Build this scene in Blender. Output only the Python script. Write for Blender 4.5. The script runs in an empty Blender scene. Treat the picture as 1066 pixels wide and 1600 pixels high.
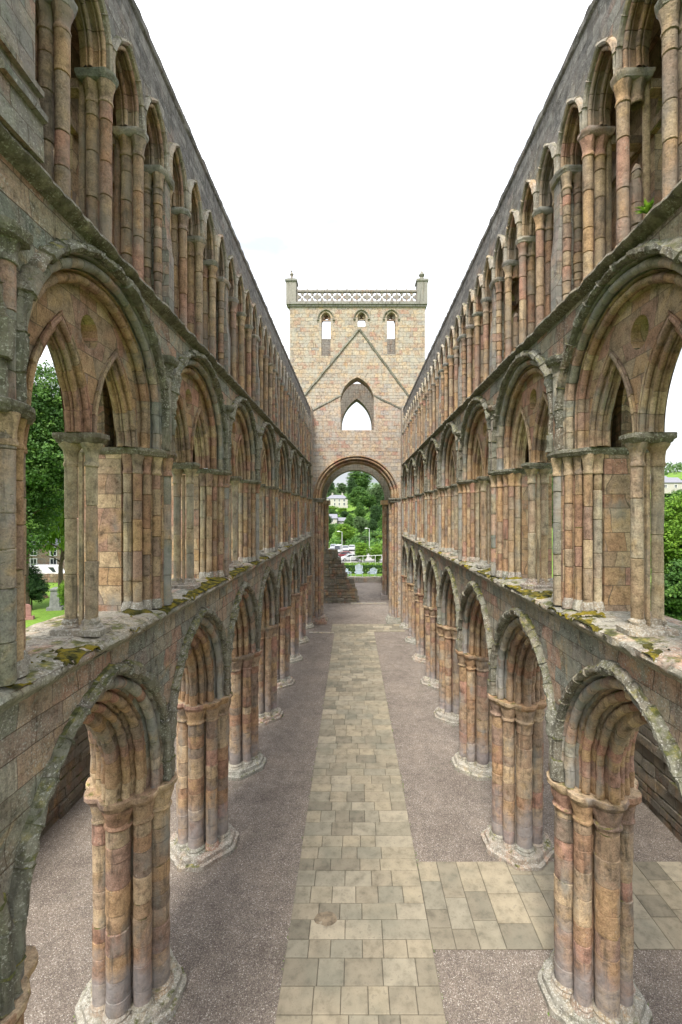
import bpy, math, random
from mathutils import Vector, noise, geometry
rad = math.radians
S = bpy.context.scene
C = S.collection
# ------------------------------------------------------------------ camera
CX, CZ, F = -0.15, 10.15, 700.0            # camera x, camera height, focal length in photo pixels
cam = bpy.data.cameras.new('camera')
cam.sensor_fit = 'HORIZONTAL'; cam.sensor_width = 24.0; cam.lens = F/1066*24.0
cam.shift_x = -22/1066; cam.clip_start = 0.1; cam.clip_end = 6000
camo = bpy.data.objects.new('camera', cam); C.objects.link(camo)
camo.location = (CX, 0, CZ); camo.rotation_euler = (rad(90), 0, 0)
S.camera = camo
# ------------------------------------------------------------------ world, sun, exposure
SUN_EL, SUN_AZ = 56, 196
w = bpy.data.worlds.new('World'); S.world = w; w.use_nodes = True
nt = w.node_tree; nt.nodes.clear()
out = nt.nodes.new('ShaderNodeOutputWorld'); bg = nt.nodes.new('ShaderNodeBackground')
sky = nt.nodes.new('ShaderNodeTexSky'); sky.sky_type = 'NISHITA'; sky.sun_disc = False
sky.sun_elevation = rad(SUN_EL); sky.sun_rotation = rad(SUN_AZ)
tc = nt.nodes.new('ShaderNodeTexCoord'); mp = nt.nodes.new('ShaderNodeMapping'); mp.inputs['Scale'].default_value = (1.2, 1.2, 2.6)
nz = nt.nodes.new('ShaderNodeTexNoise'); nz.inputs['Scale'].default_value = 1.6; nz.inputs['Detail'].default_value = 6
rp = nt.nodes.new('ShaderNodeValToRGB')
rp.color_ramp.elements[0].position = 0.38; rp.color_ramp.elements[0].color = (3.7, 3.9, 4.15, 1)
rp.color_ramp.elements[1].position = 0.60; rp.color_ramp.elements[1].color = (10, 10.1, 10.3, 1)
mx = nt.nodes.new('ShaderNodeMix'); mx.data_type = 'RGBA'; mx.inputs[0].default_value = 0.88
nt.links.new(tc.outputs['Generated'], mp.inputs['Vector']); nt.links.new(mp.outputs[0], nz.inputs['Vector'])
nt.links.new(nz.outputs['Fac'], rp.inputs[0]); nt.links.new(sky.outputs[0], mx.inputs[6]); nt.links.new(rp.outputs[0], mx.inputs[7])
sp_ = nt.nodes.new('ShaderNodeSeparateXYZ'); nt.links.new(tc.outputs['Generated'], sp_.inputs[0])
mr_ = nt.nodes.new('ShaderNodeMapRange'); mr_.inputs['From Min'].default_value = 0.0; mr_.inputs['From Max'].default_value = 1.0
mr_.inputs['To Min'].default_value = 0.44; mr_.inputs['To Max'].default_value = 1.3; nt.links.new(sp_.outputs[2], mr_.inputs['Value'])
vm_ = nt.nodes.new('ShaderNodeVectorMath'); vm_.operation = 'SCALE'; nt.links.new(mx.outputs[2], vm_.inputs[0]); nt.links.new(mr_.outputs[0], vm_.inputs['Scale'])
nt.links.new(vm_.outputs[0], bg.inputs['Color']); bg.inputs['Strength'].default_value = 0.085
nt.links.new(bg.outputs[0], out.inputs[0])
sl = bpy.data.lights.new('sun', 'SUN'); sl.energy = 1.75; sl.angle = rad(16); sl.color = (1, 0.95, 0.87)
so = bpy.data.objects.new('sun', sl); C.objects.link(so)
# light travels away from azimuth SUN_AZ (measured clockwise from +Y)
az, el = rad(SUN_AZ), rad(SUN_EL)
sd = Vector((math.sin(az)*math.cos(el), math.cos(az)*math.cos(el), math.sin(el)))
so.rotation_euler = sd.to_track_quat('Z', 'Y').to_euler()
S.view_settings.view_transform = 'Standard'; S.view_settings.look = 'None'
S.view_settings.exposure = 1.9; S.view_settings.gamma = 1.0
S.render.engine = 'CYCLES'; S.cycles.max_bounces = 8; S.cycles.diffuse_bounces = 3

# ------------------------------------------------------------------ materials
class N:
    def __init__(s, name):
        s.m = bpy.data.materials.new(name); s.m.use_nodes = True
        s.t = s.m.node_tree; s.t.nodes.clear()
        s.o = s.t.nodes.new('ShaderNodeOutputMaterial')
    def n(s, typ, ins=None, **kw):
        x = s.t.nodes.new('ShaderNode'+typ)
        for k, v in kw.items(): setattr(x, k, v)
        for k, v in (ins or {}).items(): s.put(x.inputs[k], v)
        return x
    def put(s, sock, v):
        if isinstance(v, bpy.types.NodeSocket): s.t.links.new(v, sock)
        else: sock.default_value = v
    def math(s, op, a, b=0.0, c=None, clamp=False):
        x = s.t.nodes.new('ShaderNodeMath'); x.operation = op; x.use_clamp = clamp
        s.put(x.inputs[0], a); s.put(x.inputs[1], b)
        if c is not None: s.put(x.inputs[2], c)
        return x.outputs[0]
    def mix(s, f, a, b, blend='MIX'):
        x = s.t.nodes.new('ShaderNodeMix'); x.data_type = 'RGBA'; x.blend_type = blend
        s.put(x.inputs[0], f)
        s.put(x.inputs[6], a if isinstance(a, bpy.types.NodeSocket) else (*a, 1))
        s.put(x.inputs[7], b if isinstance(b, bpy.types.NodeSocket) else (*b, 1))
        return x.outputs[2]
    def noise(s, vec, scale, detail=4, rough=0.55, dist=0.0):
        x = s.n('TexNoise', {'Scale': scale, 'Detail': detail, 'Roughness': rough, 'Distortion': dist})
        if vec is not None: s.put(x.inputs['Vector'], vec)
        return x.outputs['Fac']
    def ramp(s, v, pts, interp='LINEAR'):
        x = s.t.nodes.new('ShaderNodeValToRGB'); x.color_ramp.interpolation = interp
        e = x.color_ramp.elements
        while len(e) < len(pts): e.new(0.5)
        for i, (p, c) in enumerate(pts):
            e[i].position = p
            e[i].color = (c, c, c, 1) if not hasattr(c, '__len__') else (*c, 1)
        s.put(x.inputs[0], v); return x.outputs[0]
    def step(s, v, lo, hi):
        x = s.n('MapRange', {'From Min': lo, 'From Max': hi}); x.clamp = True
        s.put(x.inputs['Value'], v); return x.outputs[0]
    def vec(s, x, y, z):
        c = s.n('CombineXYZ'); s.put(c.inputs[0], x); s.put(c.inputs[1], y); s.put(c.inputs[2], z); return c.outputs[0]
    def fin(s, col, rough=0.9, bump=None, dist=0.02, strength=1.0, metal=0.0, **kw):
        b = s.n('BsdfPrincipled'); s.put(b.inputs['Base Color'], col if isinstance(col, bpy.types.NodeSocket) else (*col, 1))
        s.put(b.inputs['Roughness'], rough); b.inputs['Metallic'].default_value = metal
        b.inputs['Specular IOR Level'].default_value = kw.get('spec', 0.25)
        if bump is not None:
            bn = s.n('Bump', {'Distance': dist, 'Strength': strength}); s.put(bn.inputs['Height'], bump)
            s.put(b.inputs['Normal'], bn.outputs[0])
        s.t.links.new(b.outputs[0], s.o.inputs[0]); s.bsdf = b
        return s.m

def sc_(p, k, d=0.07): return [(a, tuple((c*(1-d)+sum(q)/3*d)*k for c in q)) for a, q in p]
WARM = sc_([(0.0,(0.35,0.20,0.135)), (0.2,(0.50,0.32,0.17)), (0.4,(0.38,0.27,0.18)), (0.6,(0.58,0.425,0.26)), (0.8,(0.29,0.22,0.165)), (1.0,(0.50,0.27,0.19))], 0.74)
GREY = sc_([(0.0,(0.42,0.35,0.24)), (0.2,(0.23,0.245,0.20)), (0.4,(0.47,0.38,0.27)), (0.6,(0.46,0.27,0.19)), (0.8,(0.27,0.28,0.24)), (1.0,(0.54,0.48,0.37))], 0.72)
BUFF = sc_([(0.0,(0.42,0.31,0.19)), (0.3,(0.53,0.43,0.28)), (0.6,(0.40,0.34,0.26)), (1.0,(0.50,0.34,0.22))], 0.78)
TOWER = sc_([(0.0,(0.48,0.29,0.22)), (0.15,(0.50,0.38,0.28)), (0.4,(0.60,0.49,0.36)), (0.6,(0.42,0.38,0.34)), (0.8,(0.60,0.45,0.30)), (1.0,(0.36,0.32,0.29))], 0.66)

def stone(name, pal, brick=None, grey=0.3, greycol=(0.22,0.215,0.19), dark=0.2, lichen=0.3, moss=0.5, basewet=False, rub=0.0, topgrey=None, bd=0.04, mort=(0.11,0.088,0.065), red=0.2, patch=0.0):
    s = N(name)
    g = s.n('NewGeometry'); P = g.outputs['Position']
    sx = s.n('SeparateXYZ'); s.put(sx.inputs[0], P); X, Y, Z = sx.outputs
    sn = s.n('SeparateXYZ'); s.put(sn.inputs[0], g.outputs['True Normal'])
    bump = None; fac = None
    if brick:
        ax = s.math('ABSOLUTE', sn.outputs[0]); ay = s.math('ABSOLUTE', sn.outputs[1]); az_ = s.math('ABSOLUTE', sn.outputs[2])
        useX = s.math('GREATER_THAN', ax, ay)        # faces along x: use y as the running coordinate
        u = s.math('ADD', s.math('MULTIPLY', Y, useX), s.math('MULTIPLY', X, s.math('SUBTRACT', 1.0, useX)))
        hor = s.math('GREATER_THAN', az_, 0.75)
        v = s.math('ADD', s.math('MULTIPLY', Z, s.math('SUBTRACT', 1.0, hor)), s.math('MULTIPLY', X, hor))
        u = s.math('ADD', s.math('MULTIPLY', u, s.math('SUBTRACT', 1.0, hor)), s.math('MULTIPLY', Y, hor))
        wv = s.noise(s.vec(0.0, 0.0, v), 1.4, 1)
        v2 = s.math('ADD', v, s.math('MULTIPLY', wv, 0.55))
        w2 = s.noise(P, 1.7 + rub*2, 2)
        v2 = s.math('ADD', v2, s.math('MULTIPLY', w2, 0.05 + rub*0.25))
        wu = s.noise(s.vec(u, v, 0.0), 0.9, 1)
        u2 = s.math('ADD', u, s.math('MULTIPLY', wu, 0.8))
        b = s.n('TexBrick', {'Color1': (0,0,0,1), 'Color2': (1,1,1,1), 'Mortar': (0.5,0.5,0.5,1), 'Scale': 1.0,
                             'Mortar Size': 0.007 + rub*0.01, 'Mortar Smooth': 0.35, 'Bias': 0.0, 'Brick Width': brick[0], 'Row Height': brick[1]})
        s.put(b.inputs['Vector'], s.vec(u2, v2, 0.0))
        tone = b.outputs['Color']; fac = b.outputs['Fac']
    else:
        a = s.n('Attribute', attribute_name='tone')
        oi = s.n('ObjectInfo')
        tone = s.math('FRACT', s.math('ADD', a.outputs['Fac'], oi.outputs['Random']))
    greycol = tuple(c*0.88 for c in greycol)
    col = s.ramp(tone, pal)
    n1 = s.noise(P, 1.1, 5, 0.6); n2 = s.noise(P, 6.0, 6, 0.65); n3 = s.noise(P, 38.0, 4, 0.7)
    hue = s.noise(P, 2.3, 3, 0.5, 0.6)
    col = s.mix(s.step(hue, 0.52, 0.72), col, s.mix(red, col, (0.33,0.14,0.09)), 'MIX')
    col = s.mix(s.step(hue, 0.44, 0.28), col, s.mix(0.5, col, (0.40,0.27,0.13)), 'MIX')
    col = s.mix(1.0, col, s.ramp(n2, [(0.27,0.40),(0.46,1.0),(0.75,1.5)]), 'MULTIPLY')
    col = s.mix(1.0, col, s.ramp(n3, [(0.3,0.62),(0.5,1.0),(0.7,1.3)]), 'MULTIPLY')
    # crust of grey weathering, in soft patches and vertical runs
    st = s.n('Mapping', {'Scale': (3.2, 3.2, 0.35)}); s.put(st.inputs['Vector'], P)
    runs = s.noise(st.outputs[0], 1.0, 4, 0.6)
    gm = s.math('ADD', s.math('MULTIPLY', n1, 0.6), s.math('MULTIPLY', runs, 0.4))
    th = 0.68 - grey*0.36
    col = s.mix(s.math('MULTIPLY', s.step(gm, th-0.05, th+0.07), 0.8), col, s.mix(n2, greycol, tuple(c*1.5 for c in greycol)))
    col = s.mix(s.math('MULTIPLY', s.step(s.noise(st.outputs[0], 2.1, 5, 0.65), 0.64-dark*0.25, 0.74-dark*0.2), 0.6), col, (0.065,0.056,0.045))
    if patch: col = s.mix(s.math('MULTIPLY', s.step(s.noise(P, 1.6, 6, 0.7, 0.4), 0.56, 0.62), patch), col, s.mix(n2, (0.12,0.13,0.105), (0.36,0.37,0.31)))
    if topgrey:
        tg = s.step(s.math('ADD', Z, s.math('MULTIPLY', n1, 1.6)), topgrey[0]+0.8, topgrey[1]+0.8)
        hd = s.mix(0.55, s.ramp(tone, [(0,(0.07,0.068,0.068)),(0.5,(0.16,0.152,0.14)),(1,(0.30,0.285,0.26))]), s.mix(s.step(s.noise(P, 7.0, 6, 0.75), 0.42, 0.58), (0.05,0.048,0.048), (0.25,0.24,0.225)))
        col = s.mix(s.math('MULTIPLY', tg, 0.85), col, hd)
    if lichen:
        l = s.step(s.noise(P, 30.0, 4, 0.65), 0.63-lichen*0.08, 0.68-lichen*0.08)
        l = s.math('MULTIPLY', l, s.step(s.noise(P, 1.9, 2), 0.62-lichen*0.3, 0.78-lichen*0.3))
        col = s.mix(s.math('MULTIPLY', l, 0.75), col, (0.48,0.47,0.42))
    up = s.step(sn.outputs[2], 0.35, 0.8)
    if moss:
        mm = s.math('MULTIPLY', up, s.step(s.noise(P, 2.6, 5, 0.7), 0.62-moss*0.25, 0.70-moss*0.22))
        col = s.mix(s.math('MULTIPLY', mm, 0.9), col, s.ramp(s.noise(P, 9.0, 4), [(0.35,(0.035,0.04,0.014)),(0.55,(0.10,0.105,0.03)),(0.72,(0.30,0.25,0.05))]))
    if basewet:
        bw = s.step(s.math('ADD', Z, s.math('MULTIPLY', s.noise(P, 1.9, 5, 0.6), 3.6)), 3.5, 2.3)
        col = s.mix(s.math('MULTIPLY', bw, 0.8), col, s.mix(n2, (0.15,0.14,0.14), (0.40,0.375,0.37)))
    h = s.math('ADD', s.math('MULTIPLY', n2, 0.75), s.math('MULTIPLY', n3, 0.32))
    if fac is not None:
        col = s.mix(s.math('MULTIPLY', fac, 0.72), col, mort)
        h = s.math('ADD', h, s.math('MULTIPLY', s.n('RGBToBW', {'Color': tone}).outputs[0], 0.4+rub*0.6))
        h = s.math('SUBTRACT', h, s.math('MULTIPLY', fac, 0.9))
    pit = s.noise(P, 14.0, 3, 0.5)
    h = s.math('SUBTRACT', h, s.math('MULTIPLY', s.step(pit, 0.64, 0.70), 0.25))
    return s.fin(col, 0.93, h, bd, 0.9, spec=0.12)

M = {}
M['wall'] = stone('weathered_nave_ashlar', GREY, (0.66,0.36), grey=0.3, greycol=(0.24,0.235,0.19), dark=0.32, lichen=0.8, mort=(0.06,0.05,0.04), bd=0.07, patch=0.7)
M['clere'] = stone('weathered_clerestory_stone', GREY, (0.5,0.24), grey=0.55, greycol=(0.22,0.205,0.19), dark=0.4, lichen=0.6, topgrey=(17.6,18.6), bd=0.07, patch=0.5)
M['greyshaft'] = stone('grey_drum_stone', GREY, None, grey=0.5, greycol=(0.24,0.235,0.225), dark=0.3, lichen=0.35)
M['palehood'] = stone('pale_clerestory_hood_stone', BUFF, None, grey=0.6, greycol=(0.27,0.25,0.215), dark=0.5, lichen=0.8, moss=0.6)
M['reveal'] = stone('warm_coursed_sandstone', WARM, (0.55,0.36), grey=0.25, dark=0.15, lichen=0.2)
M['rubble'] = stone('rubble_core_stone', [(p, tuple(c*0.75 for c in q)) for p, q in WARM], (0.34,0.16), grey=0.3, dark=0.55, lichen=0.4, rub=1.0, bd=0.08)
M['dressed'] = stone('warm_dressed_sandstone', WARM, None, grey=0.22, dark=0.25, lichen=0.15, moss=0.4)
M['pier'] = stone('pier_drum_sandstone', WARM, None, grey=0.3, dark=0.4, lichen=0.25, moss=0.3, basewet=True, red=0.22, bd=0.05)
M['buff'] = stone('buff_shaft_sandstone', BUFF, None, grey=0.35, dark=0.35, lichen=0.2, moss=0.3)
M['shaft_hi'] = stone('clerestory_shaft_sandstone', WARM, None, grey=0.42, greycol=(0.21,0.18,0.15), dark=0.35, lichen=0.2, moss=0.3)
M['hood'] = stone('lichened_hood_stone', GREY, None, grey=0.85, greycol=(0.17,0.165,0.13), dark=0.7, lichen=0.9, moss=0.8, bd=0.07)
M['ledge'] = stone('mossy_ledge_stone', GREY, (0.9,0.7), grey=0.6, greycol=(0.24,0.225,0.185), dark=0.5, lichen=0.9, moss=0.45, patch=0.4)
M['string'] = stone('black_crusted_string_stone', GREY, None, grey=0.9, greycol=(0.15,0.14,0.11), dark=0.8, lichen=0.7, moss=1.0, bd=0.07)
M['plinth'] = stone('lichened_plinth_stone', GREY, None, grey=0.6, greycol=(0.25,0.235,0.20), dark=0.35, lichen=1.2, moss=0.3, bd=0.05)
M['tower'] = stone('tower_coursed_sandstone', TOWER, (0.66,0.34), grey=0.42, greycol=(0.33,0.31,0.27), dark=0.12, mort=(0.17,0.145,0.11), red=0.25, lichen=0.15, rub=0.25, topgrey=None)
M['teast'] = stone('grey_ruined_tower_stone', sc_(TOWER,0.62), (0.5,0.27), grey=0.7, greycol=(0.2,0.19,0.165), dark=0.5, lichen=0.3, rub=0.4)
M['tframe'] = stone('tower_dressing_stone', TOWER, None, grey=0.4, greycol=(0.30,0.28,0.24), dark=0.15, lichen=0.2)
M['tgrey'] = stone('grey_parapet_stone', GREY, None, grey=0.8, greycol=(0.22,0.215,0.205), dark=0.5, lichen=0.4)
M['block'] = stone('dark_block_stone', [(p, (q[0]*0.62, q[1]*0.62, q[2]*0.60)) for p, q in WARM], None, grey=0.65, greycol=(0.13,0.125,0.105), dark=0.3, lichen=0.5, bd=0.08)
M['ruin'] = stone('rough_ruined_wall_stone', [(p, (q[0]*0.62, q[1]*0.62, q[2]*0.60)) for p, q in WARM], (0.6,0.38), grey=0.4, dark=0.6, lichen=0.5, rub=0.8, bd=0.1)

def gravel():
    s = N('pink_grey_gravel'); g = s.n('NewGeometry'); P = g.outputs['Position']
    v = s.n('TexVoronoi', {'Scale': 52.0, 'Randomness': 1.0}); s.put(v.inputs['Vector'], P)
    sc = s.n('SeparateColor'); s.put(sc.inputs[0], v.outputs['Color'])
    col = s.ramp(sc.outputs[0], [(0,(0.14,0.116,0.094)),(0.3,(0.195,0.164,0.135)),(0.6,(0.235,0.20,0.166)),(0.88,(0.28,0.242,0.204)),(1,(0.52,0.48,0.43))])
    col = s.mix(s.step(v.outputs['Distance'], 0.35, 0.9), col, (0.11,0.088,0.078))
    n = s.noise(P, 0.45, 5, 0.6)
    col = s.mix(1.0, col, s.ramp(n, [(0.3,(0.80,0.79,0.79)),(0.5,(1,1,1)),(0.7,(1.18,1.16,1.13))]), 'MULTIPLY')
    n2 = s.noise(P, 2.5, 6, 0.7)
    col = s.mix(1.0, col, s.ramp(n2, [(0.3,0.78),(0.7,1.18)]), 'MULTIPLY')
    col = s.mix(s.math('MULTIPLY', s.step(s.noise(P, 0.8, 6, 0.75), 0.58, 0.66), 0.35), col, (0.13,0.12,0.09))
    h = s.math('ADD', s.math('SUBTRACT', 1.0, v.outputs['Distance']), s.math('MULTIPLY', sc.outputs[1], 0.5))
    return s.fin(col, 0.95, h, 0.012, 0.9, spec=0.15)
M['gravel'] = gravel()
def paving():
    s = N('buff_flagstone'); g = s.n('NewGeometry'); P = g.outputs['Position']
    a = s.n('Attribute', attribute_name='tone')
    col = s.ramp(a.outputs['Fac'], [(0,(0.155,0.138,0.104)),(0.3,(0.232,0.20,0.145)),(0.55,(0.272,0.232,0.163)),(0.8,(0.20,0.182,0.138)),(1.0,(0.305,0.265,0.195))])
    n = s.noise(P, 3.5, 6, 0.7); n1 = s.noise(P, 0.7, 4)
    col = s.mix(1.0, col, s.ramp(n, [(0.25,0.5),(0.5,1.0),(0.75,1.3)]), 'MULTIPLY')
    col = s.mix(s.math('MULTIPLY', s.step(n1, 0.5, 0.68), 0.45), col, (0.135,0.135,0.105))
    col = s.mix(s.math('MULTIPLY', s.step(s.noise(P, 7.0, 5, 0.75), 0.56, 0.66), 0.5), col, (0.10,0.09,0.072))
    n3 = s.noise(P, 45.0, 4, 0.7)
    return s.fin(col, 0.85, s.math('ADD', s.math('MULTIPLY', n3, 0.4), n), 0.008, 0.8, spec=0.25)
M['paving'] = paving()
def flat(name, c, rough=0.6, var=0.15, sc=8.0, metal=0.0, spec=0.4, bump=0.0):
    s = N(name); g = s.n('TexCoord'); n = s.noise(g.outputs['Object'], sc, 4)
    col = s.mix(1.0, c, s.ramp(n, [(0.3,1-var),(0.7,1+var)]), 'MULTIPLY')
    return s.fin(col, rough, n if bump else None, bump, 0.6, metal=metal, spec=spec)
M['joint'] = flat('dark_joint_earth', (0.07,0.06,0.045), 0.95, 0.4)
def grass():
    s = N('lawn_grass'); g = s.n('NewGeometry'); P = g.outputs['Position']
    n = s.noise(P, 0.25, 4); n2 = s.noise(P, 5.0, 5, 0.7)
    col = s.ramp(n, [(0.3,(0.075,0.15,0.022)),(0.6,(0.13,0.22,0.03)),(0.8,(0.18,0.24,0.05))])
    col = s.mix(1.0, col, s.ramp(n2, [(0.3,0.65),(0.7,1.3)]), 'MULTIPLY')
    return s.fin(col, 0.9, s.noise(P, 30.0, 3), 0.04, 0.8, spec=0.15)
M['grass'] = grass()
def leaf(name, a, b, c):
    s = N(name); t = s.n('Attribute', attribute_name='tone')
    col = s.ramp(t.outputs['Fac'], [(0,a),(0.55,b),(1,c)])
    m = s.fin(col, 0.6, spec=0.3)
    tr = s.n('BsdfTranslucent'); s.put(tr.inputs[0], col)
    mxs = s.n('MixShader', {0: 0.35}); s.t.links.new(s.bsdf.outputs[0], mxs.inputs[1]); s.t.links.new(tr.outputs[0], mxs.inputs[2])
    s.t.links.new(mxs.outputs[0], s.o.inputs[0]); return m
M['leaf_dark'] = leaf('dark_foliage', (0.018,0.050,0.014), (0.035,0.085,0.022), (0.06,0.13,0.03))
M['leaf_mid'] = leaf('mid_foliage', (0.035,0.09,0.018), (0.07,0.16,0.028), (0.13,0.235,0.04))
M['leaf_bright'] = leaf('bright_foliage', (0.07,0.15,0.014), (0.14,0.27,0.024), (0.24,0.38,0.045))
M['leaf_pale'] = leaf('pale_foliage', (0.055,0.10,0.035), (0.09,0.155,0.055), (0.14,0.21,0.085))
M['bark'] = flat('tree_bark', (0.10,0.075,0.05), 0.95, 0.4, 6, bump=0.03)
def mossm():
    s = N('moss'); g = s.n('NewGeometry'); P = g.outputs['Position']
    col = s.ramp(s.noise(P, 5.0, 4, 0.6), [(0.34,(0.02,0.02,0.01)),(0.46,(0.06,0.058,0.016)),(0.60,(0.22,0.17,0.022)),(0.72,(0.10,0.10,0.022))])
    col = s.mix(s.step(s.noise(P, 1.1, 3), 0.5, 0.62), col, s.mix(0.6, col, (0.05,0.05,0.02)))
    return s.fin(col, 0.95, s.noise(P, 70.0, 4, 0.7), 0.02, 1.0, spec=0.1)
M['moss'] = mossm()

# ------------------------------------------------------------------ mesh helpers
class G:
    def __init__(s): s.V = []; s.Fc = []; s.T = []; s.I = []
    def grid(s, rows, tones=None, closed=False, mi=0):
        b = len(s.V); n = len(rows[0])
        for r in rows: s.V.extend(r)
        m = n if closed else n-1
        for i in range(len(rows)-1):
            t = tones[i] if tones else 0.5
            for j in range(m):
                k = (j+1) % n
                s.Fc.append((b+i*n+j, b+i*n+k, b+(i+1)*n+k, b+(i+1)*n+j)); s.T.append(t); s.I.append(mi)
    def quad(s, a, b, c, d, t=0.5, mi=0):
        k = len(s.V); s.V += [a,b,c,d]; s.Fc.append((k,k+1,k+2,k+3)); s.T.append(t); s.I.append(mi)
    def poly(s, pts, t=0.5, mi=0):
        k = len(s.V); s.V += list(pts); s.Fc.append(tuple(range(k, k+len(pts)))); s.T.append(t); s.I.append(mi)
    def box(s, x0,x1,y0,y1,z0,z1, t=0.5, mi=0, bottom=True):
        k = len(s.V)
        s.V += [(x0,y0,z0),(x1,y0,z0),(x1,y1,z0),(x0,y1,z0),(x0,y0,z1),(x1,y0,z1),(x1,y1,z1),(x0,y1,z1)]
        fs = [(4,5,6,7),(0,1,5,4),(1,2,6,5),(2,3,7,6),(3,0,4,7)] + ([(3,2,1,0)] if bottom else [])
        for f in fs: s.Fc.append(tuple(k+i for i in f)); s.T.append(t); s.I.append(mi)
    def lathe(s, cx, cy, prof, n=14, tones=None, lobes=0, mi=0):
        """prof: list of (r, z[, lobe amplitude])"""
        rows = []
        for p in prof:
            am = p[2] if len(p) > 2 else 0
            rows.append([(cx+(p[0]+am*math.cos(lobes*2*math.pi*j/n))*math.cos(2*math.pi*j/n), cy+(p[0]+am*math.cos(lobes*2*math.pi*j/n))*math.sin(2*math.pi*j/n), p[1]) for j in range(n)])
        s.grid(rows, tones, closed=True, mi=mi)
    def loft(s, rings, tones=None, cap=True, t=0.5, mi=0):
        s.grid(rings, tones or [t]*len(rings), closed=True, mi=mi)
        if cap: s.poly(rings[-1], t, mi); s.poly(rings[0][::-1], t, mi)
    def tube(s, p, r, n=8, t=0.5, mi=0, cap=True):
        rows = []
        for i, q in enumerate(p):
            q = Vector(q); d = (Vector(p[min(i+1, len(p)-1)])-Vector(p[max(i-1, 0)])).normalized()
            a = d.orthogonal().normalized(); b = d.cross(a)
            if i and rows:
                pa = (Vector(rows[-1][0])-Vector(p[i-1])); a = (pa-d*pa.dot(d)).normalized(); b = d.cross(a)
            rr = r[i] if hasattr(r, '__len__') else r
            rows.append([tuple(q+a*rr*math.cos(2*math.pi*j/n)+b*rr*math.sin(2*math.pi*j/n)) for j in range(n)])
        s.grid(rows, [t]*len(rows), closed=True, mi=mi)
        if cap: s.poly(rows[-1], t, mi); s.poly(rows[0][::-1], t, mi)
    def rough(s, amp, freq=3.0, seed=0, amp2=None):
        o = Vector((seed*7.3, seed*3.1, seed*5.7)); V = []
        for v in s.V:
            p = Vector(v)
            d = noise.noise_vector(p*freq+o)*amp + noise.noise_vector(p*freq*3.7+o)*(amp*0.45 if amp2 is None else amp2)
            V.append((v[0]+d.x, v[1]+d.y, v[2]+d.z))
        s.V = V; return s
    def off(s, dx, dy=0, dz=0):
        s.V = [(a+dx, b+dy, c+dz) for a, b, c in s.V]; return s
    def mesh(s, name, mats, smooth=38):
        me = bpy.data.meshes.new(name); me.from_pydata(s.V, [], s.Fc)
        for m in (mats if isinstance(mats, (list, tuple)) else [mats]): me.materials.append(m)
        me.polygons.foreach_set('material_index', s.I)
        at = me.attributes.new('tone', 'FLOAT', 'FACE'); at.data.foreach_set('value', s.T)
        if smooth:
            me.polygons.foreach_set('use_smooth', [True]*len(me.polygons)); me.set_sharp_from_angle(angle=rad(smooth))
        me.update(); return me

def setp(o, label=None, cat=None, group=None, kind=None):
    if label: o['label'] = label
    if cat: o['category'] = cat
    if group: o['group'] = group
    if kind: o['kind'] = kind
    return o
def obj(name, me, parent=None, loc=(0,0,0), rz=0, sc=None):
    o = bpy.data.objects.new(name, me); C.objects.link(o); o.location = loc; o.rotation_euler = (0,0,rz)
    if sc: o.scale = sc
    if parent: o.parent = parent
    return o
def thing(name, label, cat, loc=(0,0,0), rz=0, group=None):
    return setp(obj(name, None, None, loc, rz), label, cat, group)

def arch_ref(a, h):
    xc = (a*a-h*h)/(2*a); R = a-xc
    return xc, R, math.acos(max(-1, min(1, -xc/R)))
def arch_pos(a, h, stilt, dr, s, side):
    xc, R, th = arch_ref(a, h)
    if s < stilt: return side*(a+dr), s
    t = (s-stilt)/(R*th); Rp = R+dr; thp = math.acos(max(-1, min(1, -xc/Rp)))
    return side*(xc+Rp*math.cos(t*thp)), stilt+Rp*math.sin(t*thp)
def arch_len(a, h, stilt):
    xc, R, th = arch_ref(a, h); return stilt+R*th
def arch_pts(a, h, zs, stilt=0, yc=0, n=14, dr=0):
    L = arch_len(a, h, stilt); ss = [L*i/n for i in range(n+1)]
    if stilt: ss = [0]+[stilt+(L-stilt)*i/n for i in range(n+1)]
    l = [arch_pos(a, h, stilt, dr, x, -1) for x in ss]; r = [arch_pos(a, h, stilt, dr, x, 1) for x in ss[:-1]][::-1]
    return [(yc+y, zs+z) for y, z in l+r]
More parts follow.
